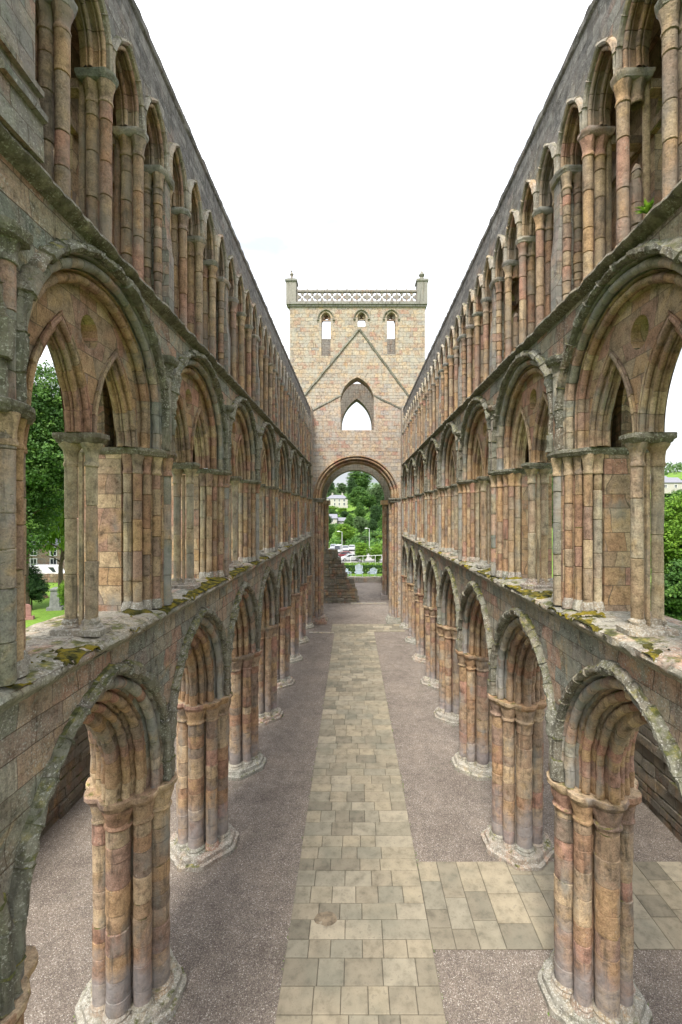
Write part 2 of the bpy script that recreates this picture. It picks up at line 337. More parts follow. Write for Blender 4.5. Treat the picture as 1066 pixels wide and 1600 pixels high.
def arch_sweep(g, prof, a, h, zs, stilt=0, yc=0, block=0.33, jit=0.006, rnd=random, mids=2, mi=0, lost=0):
    """sweep an open profile [(dr, d)...] round an arch, as voussoirs with real joints"""
    n = len(prof); nr = []
    for i in range(n):
        p, q = prof[max(i-1,0)], prof[min(i+1,n-1)]
        dx, dy = q[0]-p[0], q[1]-p[1]; l = math.hypot(dx, dy) or 1
        nr.append((dy/l, -dx/l))
    # normals point into the stone
    L = arch_len(a, h, stilt); nb = max(2, round(L/block))
    rows = []; tn = []
    def row(s, side, off):
        r = []
        for (dr, d), (a1, a2) in zip(prof, nr):
            y, z = arch_pos(a, h, stilt, dr+a1*off, s, side); r.append((d+a2*off, yc+y, zs+z))
        return r
    seq = []
    for side in (-1, 1):
        blk = []; cuts = [0]+[L*(k+rnd.uniform(-0.12,0.12))/nb for k in range(1, nb)]+[L]
        for k in range(nb):
            j = rnd.uniform(-jit, jit); t = rnd.random(); s0, s1 = cuts[k], cuts[k+1]; gp = 0.006
            if lost and rnd.random() < lost: j += rnd.uniform(0.03, 0.055)
            rr = [(s0+gp, j, t)]+[(s0+(s1-s0)*(m+1)/(mids+1), j, t) for m in range(mids)]+[(s1-gp, j, t), (s1, 0.022, t)]
            blk += rr
        blk = [(0, 0, 0.5)]+blk
        if side == 1: blk = blk[::-1]
        seq += [(s_, side, j_, t_) for s_, j_, t_ in blk]
    for s_, side, j_, t_ in seq: rows.append(row(s_, side, j_)); tn.append(t_)
    g.grid(rows, tn, mi=mi)
def roll(re, d, r, bul=0.0, n=7):
    """profile points of a roll on the corner of an order whose soffit is at dr=re and whose face is at depth d"""
    c = (re+r, d+r)
    pts = [(re+2.45*r, d), (re+2.15*r, d+1.15*r)]
    for i in range(n):
        f = rad(-52-165*i/(n-1)); pts.append((c[0]+r*math.cos(f)*1.0, c[1]+r*math.sin(f)*1.0))
    pts += [(re+1.15*r, d+2.15*r), (re, d+2.45*r)]
    return pts
def plate(g, y0,y1,z0,z1,d0,d1, ops=(), front=True, back=True, reveal=True, top=False, ends=False, mi=0, mr=0):
    ops = sorted(ops, key=lambda o: o[0][0][0])
    for d in ([d0] if front else [])+([d1] if back else []):
        y = y0
        for pts, zb in ops:
            g.quad((d,y,z0),(d,pts[0][0],z0),(d,pts[0][0],z1),(d,y,z1), mi=mi)
            for p, q in zip(pts, pts[1:]): 
                if q[0]-p[0] > 1e-5: g.quad((d,p[0],p[1]),(d,q[0],q[1]),(d,q[0],z1),(d,p[0],z1), mi=mi)
            if zb > z0+1e-4: g.quad((d,pts[0][0],z0),(d,pts[-1][0],z0),(d,pts[-1][0],zb),(d,pts[0][0],zb), mi=mi)
            y = pts[-1][0]
        g.quad((d,y,z0),(d,y1,z0),(d,y1,z1),(d,y,z1), mi=mi)
    if reveal:
        for pts, zb in ops:
            full = ([(pts[0][0], zb)] if zb < pts[0][1]-1e-4 else [])+list(pts)+([(pts[-1][0], zb)] if zb < pts[-1][1]-1e-4 else [])
            g.grid([[(d0,y,z) for y,z in full],[(d1,y,z) for y,z in full]], mi=mr)
            if zb > z0+1e-4: g.quad((d0,pts[0][0],zb),(d0,pts[-1][0],zb),(d1,pts[-1][0],zb),(d1,pts[0][0],zb), mi=mr)
    if top: g.quad((d0,y0,z1),(d0,y1,z1),(d1,y1,z1),(d1,y0,z1), mi=mi)
    if ends:
        for y in (y0, y1): g.quad((d0,y,z0),(d1,y,z0),(d1,y,z1),(d0,y,z1), mi=mi)
def drum_shaft(g, x, y, r, z0, z1, rnd, dh=0.42, n=14, mi=0, jit=0.006):
    prof = []; tn = []; z = z0
    prof.append((r*0.985, z0)); 
    while z < z1-1e-3:
        h = dh*rnd.uniform(0.65, 1.35); ze = z+h
        if z1-ze < dh*0.4: ze = z1
        j = rnd.uniform(-jit, jit); t = rnd.random()
        if rnd.random() < 0.1: j -= r*0.07
        prof += [(r+j, z+0.012), (r+j*0.6, (z+ze)/2), (r+j, ze-0.012), (r-0.020, ze)]; tn += [t,t,t,t]
        z = ze
    g.lathe(x, y, prof, n, tn, mi=mi)
def capital(g, x, y, r, z0, z1, rnd, fl=1.55, n=16):
    t = rnd.random(); H = z1-z0
    prof = [(r*1.0, z0-0.05), (r*1.16, z0-0.04), (r*1.2, z0-0.01), (r*1.1, z0+0.02), (r*1.03, z0+0.04), (r*1.1, z0+H*0.35, r*0.03), (r*1.25, z0+H*0.62, r*0.07), (r*fl, z0+H*0.88, r*0.12), (r*fl*1.02, z0+H*0.97, r*0.07), (r*fl*0.9, z1)]
    g.lathe(x, y, prof, n, [t]*20, lobes=4)
def slabring(pts, z, k=0.0, cx=0, cy=0):
    out = []
    for x, y in pts:
        l = math.hypot(x-cx, y-cy) or 1; out.append((x+(x-cx)/l*k, y+(y-cy)/l*k, z))
    return out
def abacus(g, pts, z0, z1, cx, cy, proj=0.05, t=0.5):
    H = z1-z0
    g.loft([slabring(pts, z0, -0.04, cx, cy), slabring(pts, z0+H*0.15, 0, cx, cy), slabring(pts, z0+H*0.40, proj*0.4, cx, cy), slabring(pts, z0+H*0.55, proj, cx, cy), slabring(pts, z1-0.01, proj, cx, cy), slabring(pts, z1, proj-0.015, cx, cy)], t=t)
def union_pts(circles, cx, cy, pad, n=56):
    out = []
    for j in range(n):
        th = 2*math.pi*j/n; ux, uy = math.cos(th), math.sin(th); best = 0.05
        for x, y, r in circles:
            r = r+pad; px, py = x-cx, y-cy; b = px*ux+py*uy; c = px*px+py*py-r*r; D = b*b-c
            if D > 0: best = max(best, b+math.sqrt(D))
        out.append((cx+ux*best, cy+uy*best))
    return out

# ------------------------------------------------------------------ nave wall dimensions
DC, B = 4.8, 4.3                     # depth of wall centre from the nave axis, bay length
P0 = 0.75; YC = P0+4.5*B; NB = 9
SP1, LED = 4.6, 8.1                  # arcade springing, ledge height
SP2, STR = 11.4, 14.25               # gallery springing, upper string
SP3, TOP = 17.15, 19.25              # clerestory springing, wall top
A1, H1, ST1 = 2.02, 2.42, 0.50                  # main arcade arch
A2, H2, ST2 = 1.97, 1.97, 0.66       # gallery arch
hb = B/2

def mk_pier(seed):
    rnd = random.Random(seed); R = {}
    c = [(0.55*math.cos(k*math.pi/2), 0.55*math.sin(k*math.pi/2), 0.225) for k in range(4)]
    c += [(0.575*math.cos((k+.5)*math.pi/2), 0.575*math.sin((k+.5)*math.pi/2), 0.17) for k in range(4)]
    R['shafts'] = []
    for x, y, r in c:
        g = G(); drum_shaft(g, x, y, r, 0.42, 4.1, rnd, n=18); g.rough(0.012, 2.5, seed); R['shafts'].append(g.mesh('pier_shaft', M['pier']))
    g = G(); g.lathe(0, 0, [(0.40,0.3),(0.40,4.4)], 12, [0.3,0.3]); R['core'] = g.mesh('pier_core', M['pier'])
    g = G()
    for x, y, r in c: capital(g, x, y, r, 4.06, 4.42, rnd, 1.32)
    g.rough(0.022, 5, seed, 0.016); R['cap'] = g.mesh('pier_capital', M['dressed'])
    g = G(); pts = union_pts(c, 0, 0, 0.09)
    abacus(g, pts, 4.40, 4.60, 0, 0, 0.05, rnd.random()); g.T = [rnd.random() if i % 56 == 0 else -1 for i in range(len(g.T))]
    for i in range(len(g.T)): g.T[i] = 0.12+0.25*((i % 56)//9 % 3)
    g.rough(0.022, 4, seed+5, 0.016); R['aba'] = g.mesh('pier_abacus', M['dressed'])
    g = G()
    for x, y, r in c:
        t = rnd.random(); g.lathe(x, y, [(r*1.34,0.26),(r*1.36,0.31),(r*1.2,0.35),(r*1.22,0.39),(r*1.05,0.43),(r,0.45)], 16, [t]*8)
    g.rough(0.012, 5, seed); R['base'] = g.mesh('pier_base', M['plinth'])
    g = G(); n = 72; rings = []
    for z, k in ((-0.02,1.03),(0.12,1.03),(0.135,0.99),(0.15,0.94),(0.26,0.92),(0.29,0.88),(0.30,0.7),(0.31,0.4),(0.31,0.05)):
        ring = []
        for j in range(n):
            th = 2*math.pi*j/n; cx, sy = math.cos(th), math.sin(th); q = min(1.0/max(abs(cx),abs(sy)), 1.24/(abs(cx)+abs(sy))*1.06)
            ring.append((cx*q*k, sy*q*k, z))
        rings.append(ring)
    g.loft(rings, t=rnd.random()); g.rough(0.035, 2.2, seed+2, 0.028); R['plinth'] = g.mesh('pier_plinth', M['plinth'], 30)
    return R

def mk_arcade(seed):
    rnd = random.Random(seed+50); R = {}
    g = G(); prof = []
    steps = [(-0.24,4.105,0.095),(-0.44,4.33,0.085),(-0.60,4.53,0.075)]
    half = [(0.0,4.105)]
    for re, d, r in steps: half += roll(re, d, r)
    # innermost order: a broad roll centred on the wall
    inner = [(-0.64,4.70)]+[(-0.66+0.10*-math.sin(rad(a_)), 4.8-0.11*math.cos(rad(a_))) for a_ in range(0,181,20)]+[(-0.64,4.90)]
    n1_ = 1+len(roll(0,0,1)); prof = half[n1_-1:]+inner+[(dr, 2*DC-d) for dr, d in half[::-1]]
    go = G(); arch_sweep(go, half[:n1_], A1, H1, SP1, ST1, block=0.34, rnd=rnd); go.off(-DC); go.rough(0.018, 3, seed, 0.014); R['outer'] = go.mesh('arcade_outer_order', M['greyshaft'])
    arch_sweep(g, prof, A1, H1, SP1, ST1, block=0.34, rnd=rnd); g.off(-DC)
    g.rough(0.022, 3, seed, 0.016); R['arch'] = g.mesh('arcade_archivolt', M['dressed'])
    g = G(); hp = [(0.0,4.11),(-0.02,4.01),(0.02,3.955),(0.075,3.95),(0.10,3.985),(0.145,4.03),(0.15,4.11)]
    arch_sweep(g, hp, A1, H1, SP1+0.02, ST1, lost=0.14, block=0.45, rnd=rnd, mids=5, jit=0.012); g.off(-DC); g.rough(0.03, 5, seed, 0.028); R['hood'] = g.mesh('arcade_hood', M['hood'])
    g = G(); op = [(arch_pts(A1, H1, SP1, ST1, n=18), SP1)]
    plate(g, -hb, hb, SP1, LED-0.02, 4.108, 5.492, op, reveal=False)
    g.off(-DC); R['wall'] = g.mesh('arcade_spandrel', M['wall'])
    # string and ledge
    g = G(); rows = []; ny = 86
    sec = [(4.11,LED-0.20),(4.06,LED-0.15),(4.03,LED-0.12),(3.95,LED-0.06),(3.93,LED-0.01),(3.96,LED+0.05),(4.08,LED+0.085),(4.25,LED+0.11),(4.5,LED+0.125),(4.8,LED+0.13),(5.2,LED+0.13),(5.6,LED+0.125),(5.68,LED+0.11),(5.7,LED-0.1),(5.5,LED-0.12)]
    for i in range(ny+1):
        y = -hb+B*i/ny; r = []
        for k, (d, z) in enumerate(sec):
            w_ = min(1, (hb-abs(y))*5); e = 0
            if 2 <= k <= 7:
                e = noise.noise(Vector((y*2.1, seed*9.1, 0)))*0.05+noise.noise(Vector((y*6.5, seed*9.1, k*0.9)))*0.035
                if noise.noise(Vector((y*1.3, seed*4.4+3, 0))) > 0.25: e += 0.05
            joint = 0.012 if (i % 17 == 8 and k > 6) else 0
            r.append((d+max(-0.02, e)*w_, y, z-max(0, e)*0.5*w_-joint+noise.noise(Vector((y*5, d*5, seed)))*0.012*w_))
        rows.append(r)
    g.grid(rows); g.off(-DC); R['ledge'] = g.mesh('gallery_ledge', M['ledge'], 50)
    return R

PP = [(0.18,4.105),(0.18,4.24),(0.36,4.24),(0.36,4.37),(0.52,4.37),(0.52,4.68),(0.68,4.68),(0.68,5.55)]
SH2 = [(4.18,0.265,0.078),(4.30,0.435,0.072),(4.40,0.60,0.082),(4.585,0.61,0.082)]
def mk_gallery(seed):
    rnd = random.Random(seed+90); R = {}
    Z0 = LED+0.13
    # pier between two gallery bays
    g = G(); ring = [(d, y) for y, d in PP]+[(d, -y) for y, d in PP[::-1]]
    ring = [(d, y) for d, y in ring]
    def rg(z, k=0): return [(d+(-k if i in range(0,1) or i==len(ring)-1 else 0), y+(k if y > 0 else -k), z) for i, (d, y) in enumerate(ring)]
    g.loft([[(d,y,Z0-0.02) for d,y in ring],[(d,y,SP2-0.12) for d,y in ring]])
    g.off(-DC); R['core'] = g.mesh('gallery_pier', M['reveal'], 0)
    R['shafts'] = []
    for sgn in (-1,1):
        for d, y, r in SH2:
            g = G(); drum_shaft(g, d, sgn*y, r, Z0+0.16, SP2-0.47, rnd, dh=0.5, n=14); g.off(-DC); g.rough(0.008, 3, seed)
            R['shafts'].append((g.mesh('gallery_shaft', M['buff'] if d > 4.4 else M['dressed'])))
    g = G(); drum_shaft(g, 4.09, 0, 0.10, LED+0.12, 13.0, rnd, dh=0.55, n=14); g.off(-DC); g.rough(0.008, 3, seed); R['wshaft'] = g.mesh('wall_shaft', M['greyshaft'])
    g = G(); capital(g, 4.09, 0, 0.10, 13.0, 13.22, rnd, 1.5); 
    abacus(g, [(3.90,-0.12),(3.96,-0.2),(4.14,-0.22),(4.14,0.22),(3.96,0.2),(3.90,0.12)], 13.2, 13.36, 4.08, 0, 0.03, 0.3)
    g.off(-DC); g.rough(0.012, 6, seed); R['wcap'] = g.mesh('wall_shaft_capital', M['hood'])
    g = G()
    for sgn in (-1,1):
        for d, y, r in SH2: capital(g, d, sgn*y, r, SP2-0.46, SP2-0.12, rnd, 1.5, 12)
    capital(g, 4.09, 0, 0.10, SP2-0.46, SP2-0.12, rnd, 1.4, 12)
    g.off(-DC); g.rough(0.008, 6, seed); R['cap'] = g.mesh('gallery_pier_capital', M['dressed'])
    g = G(); o = [(3.97,-0.14),(4.03,-0.33),(4.10,-0.42),(4.20,-0.56),(4.30,-0.71),(4.67,-0.73),(4.68,-0.70),(5.56,-0.70)]
    o = o+[(d,-y) for d, y in o[::-1]]
    abacus(g, o, SP2-0.15, SP2, 4.8, 0, 0.035, rnd.random()); g.off(-DC); g.rough(0.012, 5, seed); R['aba'] = g.mesh('gallery_pier_abacus', M['hood'])
    g = G()
    for sgn in (-1,1):
        for d, y, r in SH2:
            t = rnd.random(); g.lathe(d, sgn*y, [(r*1.5,Z0-0.02),(r*1.5,Z0+0.08),(r*1.3,Z0+0.11),(r*1.25,Z0+0.15),(r,Z0+0.18)], 12, [t]*8)
    g.off(-DC); g.rough(0.02, 5, seed); R['base'] = g.mesh('gallery_pier_base', M['plinth'])
    # column in the middle of a bay: two shafts on one moulded base
    cc = [(4.385,0,0.092),(4.715,0,0.092)]; R['cshafts'] = []
    for d, y, r in cc:
        g = G(); drum_shaft(g, d, y, r, Z0+0.2, SP2-0.5, rnd, dh=0.9, n=16); g.off(-DC); g.rough(0.008, 2, seed+3); R['cshafts'].append(g.mesh('column_shaft', M['buff']))
    g = G(); g.box(4.52,4.58,-0.03,0.03,Z0,SP2-0.3, 0.3); g.off(-DC); R['cfill'] = g.mesh('column_core', M['buff'])
    g = G()
    for d, y, r in cc: capital(g, d, y, r, SP2-0.48, SP2-0.14, rnd, 1.85, 16)
    g.off(-DC); g.rough(0.01, 6, seed); R['ccap'] = g.mesh('column_capital', M['buff'])
    g = G(); abacus(g, [(4.21,-0.11),(4.26,-0.18),(4.84,-0.18),(4.89,-0.11),(4.89,0.11),(4.84,0.18),(4.26,0.18),(4.21,0.11)], SP2-0.16, SP2, 4.55, 0, 0.05, rnd.random())
    g.off(-DC); g.rough(0.014, 5, seed); R['caba'] = g.mesh('column_abacus', M['hood'])
    g = G(); t = rnd.random()
    for d, y, r in cc: g.lathe(d, y, [(r*1.75,Z0+0.04),(r*1.8,Z0+0.09),(r*1.4,Z0+0.13),(r*1.45,Z0+0.17),(r*1.05,Z0+0.22)], 16, [t]*8)
    g.loft([[(x*k+4.55*(1-k), y*k, z) for x, y in ((4.15,-.18),(4.22,-.25),(4.88,-.25),(4.95,-.18),(4.95,.18),(4.88,.25),(4.22,.25),(4.15,.18))] for z, k in ((Z0-0.02,1.0),(Z0+0.06,0.98),(Z0+0.08,0.9))], t=t)
    g.off(-DC); g.rough(0.022, 5, seed, 0.014); R['cbase'] = g.mesh('column_base', M['plinth'])
    # arches
    g = G(); half = [(0.0,4.105)]+roll(-0.20, 4.105, 0.075)+roll(-0.38, 4.25, 0.07)+[(-0.40,4.44)]
    n1_ = 1+len(roll(0,0,1)); go = G(); arch_sweep(go, half[:n1_], A2, H2, SP2, ST2, block=0.33, rnd=rnd); go.off(-DC); go.rough(0.014, 3, seed, 0.01); R['outer'] = go.mesh('gallery_outer_order', M['greyshaft']); half = half[n1_-1:]
    arch_sweep(g, half, A2, H2, SP2, ST2, block=0.33, rnd=rnd); g.off(-DC); g.rough(0.012, 3, seed); R['arch'] = g.mesh('gallery_archivolt', M['dressed'])
    g = G(); hp = [(0.0,4.11),(-0.02,4.02),(0.02,3.965),(0.07,3.97),(0.09,4.01),(0.13,4.05),(0.135,4.11)]
    arch_sweep(g, hp, A2, H2, SP2+0.01, ST2, lost=0.12, block=0.42, rnd=rnd, mids=5, jit=0.012); g.off(-DC); g.rough(0.028, 5, seed, 0.024); R['hood'] = g.mesh('gallery_hood', M['hood'])
    g = G(); plate(g, -hb, hb, SP2, STR, 4.108, 5.55, [(arch_pts(A2, H2, SP2, ST2, n=16), SP2)], back=False, reveal=False)
    g.off(-DC); R['wall'] = g.mesh('gallery_spandrel', M['wall'])
    g = G(); plate(g, -hb, hb, SP2, STR+0.1, 5.0, 5.55, [(arch_pts(1.46, 1.6, SP2, 0.62, n=16), SP2)])
    g.off(-DC); g.rough(0.02, 3, seed); R['rear'] = g.mesh('gallery_rear_arch', M['rubble'], 30)
    # tympanum with two lancets and a round opening
    a3, h3, yc3 = 0.71, 1.62, 0.75
    R3 = A2-0.40; outer = []
    n = 20
    pts = arch_pts(R3, R3, SP2, ST2, n=14)
    sub = [arch_pts(a3, h3, SP2, yc=yy, n=10) for yy in (-yc3, yc3)]
    poly = list(pts)+[p for p in sub[1][::-1]]+[p for p in sub[0][::-1]]
    hz = SP2+1.64; hole = [(0.235*math.cos(2*math.pi*k/16), hz+0.27*math.sin(2*math.pi*k/16)) for k in range(16)]
    tri = geometry.tessellate_polygon([[Vector((y,z,0)) for y,z in poly],[Vector((y,z,0)) for y,z in hole]])
    allp = poly+hole; g = G()
    for d in (4.42, 4.80):
        k = len(g.V); g.V += [(d,y,z) for y,z in allp]
        for t in tri: g.Fc.append(tuple(k+i for i in t)); g.T.append(0.5); g.I.append(0)
    hh = hole+[hole[0]]; g.grid([[(4.42,y,z) for y,z in hh],[(4.80,y,z) for y,z in hh]])
    g.grid([[(4.80,y,z) for y,z in pts],[(4.82,y*1.0,z) for y,z in pts]])
    g.off(-DC); R['tymp'] = g.mesh('tympanum', M['reveal'], 0)
    R['sub'] = []
    for yy in (-yc3, yc3):
        g = G(); hf = [(0.0,4.40),(-0.01,4.37)]+roll(-0.10, 4.36, 0.046)+roll(-0.195, 4.44, 0.042)
        pr = hf+[(dr, 2*4.55-d) for dr, d in hf[::-1]]
        arch_sweep(g, pr, a3, h3, SP2, yc=yy, block=0.36, rnd=rnd); g.off(-DC); g.rough(0.008, 3, seed); R['sub'].append(g.mesh('lancet_arch', M['dressed']))
    return R

def mk_clere(seed):
    rnd = random.Random(seed+130); R = {}
    Z0 = STR+0.12; q = B/4; cs = [-1.5*q, -.5*q, .5*q, 1.5*q]
    a, h, st3 = 0.475, 0.80, 0.23
    ops = [(arch_pts(a, h, SP3, st3, yc=y, n=8), SP3) for y in cs]
    g = G(); plate(g, -hb, hb, SP3, TOP, 4.108, 4.50, ops, reveal=False)
    g.off(-DC); R['wall'] = g.mesh('clerestory_wall', M['clere'])
    R['arch'] = []; R['hood'] = []
    g = G(); half = [(0.0,4.105)]+roll(-0.075, 4.095, 0.038)+[(-0.05,4.22)]+roll(-0.13, 4.27, 0.038)+[(-0.06,4.5)]
    arch_sweep(g, half, a, h, SP3, st3, yc=0, block=0.3, rnd=rnd, mids=2, jit=0.004); g.off(-DC); g.rough(0.008, 4, seed); R['arch'] = g.mesh('clerestory_archivolt', M['shaft_hi'])
    g = G(); hp = [(0.0,4.11),(-0.005,4.05),(0.025,4.02),(0.06,4.04),(0.075,4.11)]
    arch_sweep(g, hp, a, h, SP3+0.01, st3, yc=0, lost=0.12, block=0.4, rnd=rnd, mids=3, jit=0.006); g.off(-DC); g.rough(0.01, 6, seed); R['hood'] = g.mesh('clerestory_hood', M['palehood'])
    # rear wall of the passage with two lancets
    ops = [(arch_pts(0.26, 0.5, 17.1, yc=y, n=6), 14.95) for y in cs[1:3]]
    g = G(); plate(g, -hb, hb, Z0-0.1, TOP-0.3, 5.20, 5.58, ops, top=False)
    g.quad((4.5,-hb,18.5),(4.5,hb,18.5),(5.3,hb,18.5),(5.3,-hb,18.5)); g.quad((4.61,-hb,TOP),(4.61,hb,TOP),(5.6,hb,TOP-0.3),(5.6,-hb,TOP-0.3))
    g.box(5.10,5.22,-hb,hb,16.90,17.06)
    for yy in (-q,0,q): g.box(4.55,5.2,yy-0.09,yy+0.09,16.88,17.04)
    g.off(-DC); R['rear'] = g.mesh('clerestory_rear_wall', M['reveal'], 0)
    # coping
    g = G(); rows = []; ny = 60
    sec = [(4.11,TOP-0.16),(4.07,TOP-0.12),(4.06,TOP-0.02),(4.10,TOP+0.03),(4.3,TOP+0.05),(4.6,TOP+0.05),(4.64,TOP)]
    for i in range(ny+1):
        y = -hb+B*i/ny; w_ = min(1, (hb-abs(y))*6)
        rows.append([(d+noise.noise(Vector((y*4,k,seed)))*0.02*w_, y, z+(noise.noise(Vector((y*3,seed*3.3,0)))*0.03+(0.03 if (i//6+seed)%3==0 else 0))*w_*(k>1)) for k, (d,z) in enumerate(sec)])
    g.grid(rows); g.off(-DC); R['cope'] = g.mesh('wall_coping', M['clere'], 30)
    # upper string course
    g = G(); rows = []; ny = 90
    sec = [(4.11,STR-0.10),(4.05,STR-0.06),(3.97,STR-0.03),(3.93,STR+0.03),(3.95,STR+0.08),(4.02,STR+0.11),(4.2,STR+0.13),(5.3,STR+0.13)]
    for i in range(ny+1):
        y = -hb+B*i/ny; w_ = min(1, (hb-abs(y))*5)
        e = max(-0.015, noise.noise(Vector((y*2.5,seed*2.2,1)))*0.05+noise.noise(Vector((y*8,seed*2.2,5)))*0.03)
        rows.append([(d+(e*w_ if 1<=k<=5 else 0), y, z-(max(0,e)*0.6*w_ if 3<=k<=6 else 0)+noise.noise(Vector((y*7,k,seed)))*0.012*w_) for k, (d,z) in enumerate(sec)])
    g.grid(rows); g.off(-DC); R['string'] = g.mesh('upper_string_course', M['string'], 50)
    # column between openings: a pair of shafts one behind the other
    def aba(g, w2, d0=4.02, d1=4.62):
        abacus(g, [(d0,-w2*0.45),(d0+0.09,-w2),(d1,-w2),(d1,w2),(d0+0.09,w2),(d0,w2*0.45)], SP3-0.15, SP3, (d0+d1)/2, 0, 0.03, rnd.random())
    R['cshafts'] = []
    for d in (4.155, 4.37):
        g = G(); drum_shaft(g, d, 0, 0.093, Z0+0.05, SP3-0.42, rnd, dh=0.62, n=12); g.off(-DC); g.rough(0.006, 3, seed); R['cshafts'].append(g.mesh('clerestory_shaft', M['shaft_hi']))
    g = G()
    for d in (4.155, 4.37): capital(g, d, 0, 0.093, SP3-0.42, SP3-0.13, rnd, 1.5, 12)
    g.off(-DC); g.rough(0.008, 8, seed); R['ccap'] = g.mesh('clerestory_capital', M['shaft_hi'])
    g = G(); aba(g, 0.15, 4.02, 4.54); g.off(-DC); g.rough(0.01, 6, seed); R['caba'] = g.mesh('clerestory_abacus', M['greyshaft'])
    g = G(); g.lathe(4.53, 0, [(0.055,Z0-0.05),(0.055,SP3-0.1)], 10, [0.4]*4)
    for d in (4.155, 4.37): g.lathe(d, 0, [(0.13,Z0-0.02),(0.13,Z0+0.03),(0.095,Z0+0.07)], 12, [0.4]*4)
    g.off(-DC); g.rough(0.012, 5, seed); R['cbase'] = g.mesh('clerestory_column_base', M['shaft_hi'])
    # pilaster on the bay line
    g = G(); g.box(4.06,4.5,-0.13,0.13,Z0-0.05,SP3-0.1,0.3)
    g.loft([[(3.99,-0.13,z),(4.1,-0.13,z),(4.1,0.13,z),(3.99,0.13,z)] for z in (Z0-0.02, 15.5)]+[[(4.02,-0.131,15.62),(4.1,-0.131,15.62),(4.1,0.131,15.62),(4.02,0.131,15.62)], [(4.045,-0.131,16.0),(4.1,-0.131,16.0),(4.1,0.131,16.0),(4.045,0.131,16.0)]], t=0.5)
    g.off(-DC); g.rough(0.02, 4, seed, 0.015); R['pil'] = g.mesh('clerestory_pilaster', M['clere'], 30)
    R['pshafts'] = []
    for y in (-0.21, 0.21):
        for d in (4.17, 4.40):
            g = G(); drum_shaft(g, d, y, 0.085, Z0+0.03, SP3-0.40, rnd, dh=0.24, n=12, jit=0.01); g.off(-DC); g.rough(0.01, 4, seed); R['pshafts'].append(g.mesh('pilaster_shaft', M['shaft_hi']))
    g = G()
    for y in (-0.21, 0.21):
        for d in (4.17, 4.40): capital(g, d, y, 0.085, SP3-0.40, SP3-0.13, rnd, 1.4, 12)
    g.off(-DC); g.rough(0.01, 8, seed); R['pcap'] = g.mesh('pilaster_capital', M['shaft_hi'])
    g = G(); aba(g, 0.32, 4.0, 4.62); g.off(-DC); g.rough(0.012, 6, seed); R['paba'] = g.mesh('pilaster_abacus', M['greyshaft'])
    g = G(); rnd2 = random.Random(seed)
    return R

NV = 6
PI_, AR, GA, CL = [mk_pier(i) for i in range(NV)], [mk_arcade(i) for i in range(NV)], [mk_gallery(i) for i in range(NV)], [mk_clere(i) for i in range(NV)]

g = G(); drum_shaft(g, 4.37, 0, 0.085, STR+0.15, STR+1.35, random.Random(5), dh=0.3, n=12, jit=0.012); g.lathe(4.37, 0, [(0.085,STR+1.35),(0.05,STR+1.45),(0.01,STR+1.5)], 12, [0.3]*3); g.off(-DC); g.rough(0.03, 6, 3)
BROKEN = g.mesh('broken_shaft', M['shaft_hi'])
def nave_wall(side, label):
    W = thing('nave_wall', label, 'ruined wall', (side*DC, YC, 0), 0 if side > 0 else math.pi)
    q = B/4
    for b in range(NB):
        y = P0+(b+0.5)*B-YC; i = (b*2+(side > 0)) % NV; L = (0, y, 0)
        a, gl, c = AR[i], GA[(i+1) % NV], CL[(i+2) % NV]
        sp = obj('arcade_spandrel', a['wall'], W, L)
        ar = obj('arcade_arch', a['arch'], W, L); obj('hood_mould', a['hood'], ar); obj('outer_order', a['outer'], ar)
        obj('gallery_ledge', a['ledge'], W, L)
        obj('gallery_spandrel', gl['wall'], W, L); obj('rear_arch', gl['rear'], W, L)
        ga = obj('gallery_arch', gl['arch'], W, L); obj('hood_mould', gl['hood'], ga); obj('outer_order', gl['outer'], ga)
        ty = obj('tympanum', gl['tymp'], W, L)
        for m in gl['sub']: obj('lancet_arch', m, ty)
        co = obj('gallery_column', gl['cfill'], W, L)
        for m in gl['cshafts']: obj('shaft', m, co)
        obj('capital', gl['ccap'], co); obj('abacus', gl['caba'], co); obj('base', gl['cbase'], co)
        obj('upper_string_course', c['string'], W, L); obj('clerestory_wall', c['wall'], W, L)
        obj('clerestory_rear_wall', c['rear'], W, L); obj('coping', c['cope'], W, L)
        for k in (-1.5, -.5, .5, 1.5):
            ca = obj('clerestory_arch', c['arch'], W, (0, y+k*q, 0)); obj('hood_mould', c['hood'], ca)
        for k in (-1, 0, 1):
            cc = CL[(i+k) % NV]; cl = obj('clerestory_column', cc['cbase'], W, (0, y+k*q, 0))
            for n_, m in enumerate(cc['cshafts']):
                if side > 0 and n_ == 1 and (b, k) in ((1,0),(2,1),(4,-1),(6,0)): m = BROKEN
                obj('shaft', m, cl)
            obj('capital', cc['ccap'], cl); obj('abacus', cc['caba'], cl)
    for b in range(NB+1):
        y = P0+b*B-YC; i = (b+(side > 0)) % NV; L = (0, y, 0); p, gl, c = PI_[i], GA[i], CL[i]
        pr = obj('arcade_pier', p['core'], W, L, rz=(b % 4)*math.pi/2)
        for m in p['shafts']: obj('shaft', m, pr)
        obj('capital', p['cap'], pr); obj('abacus', p['aba'], pr); obj('base', p['base'], pr); obj('plinth', p['plinth'], pr)
        gp = obj('gallery_pier', gl['core'], W, L)
        for m in gl['shafts']: obj('shaft', m, gp)
        obj('capital', gl['cap'], gp); obj('abacus', gl['aba'], gp); obj('base', gl['base'], gp)
        ws = obj('wall_shaft', gl['wshaft'], W, L); obj('capital', gl['wcap'], ws)
        pl = obj('clerestory_pilaster', c['pil'], W, L)
        for m in c['pshafts']: obj('shaft', m, pl)
        obj('capital', c['pcap'], pl); obj('abacus', c['paba'], pl)
    return W
WL = nave_wall(-1, 'long three-storey ruined arcade wall on the left side of the nave, lawn and tree behind it')
WR = nave_wall(1, 'long three-storey ruined arcade wall on the right side of the nave, beside the side paving')

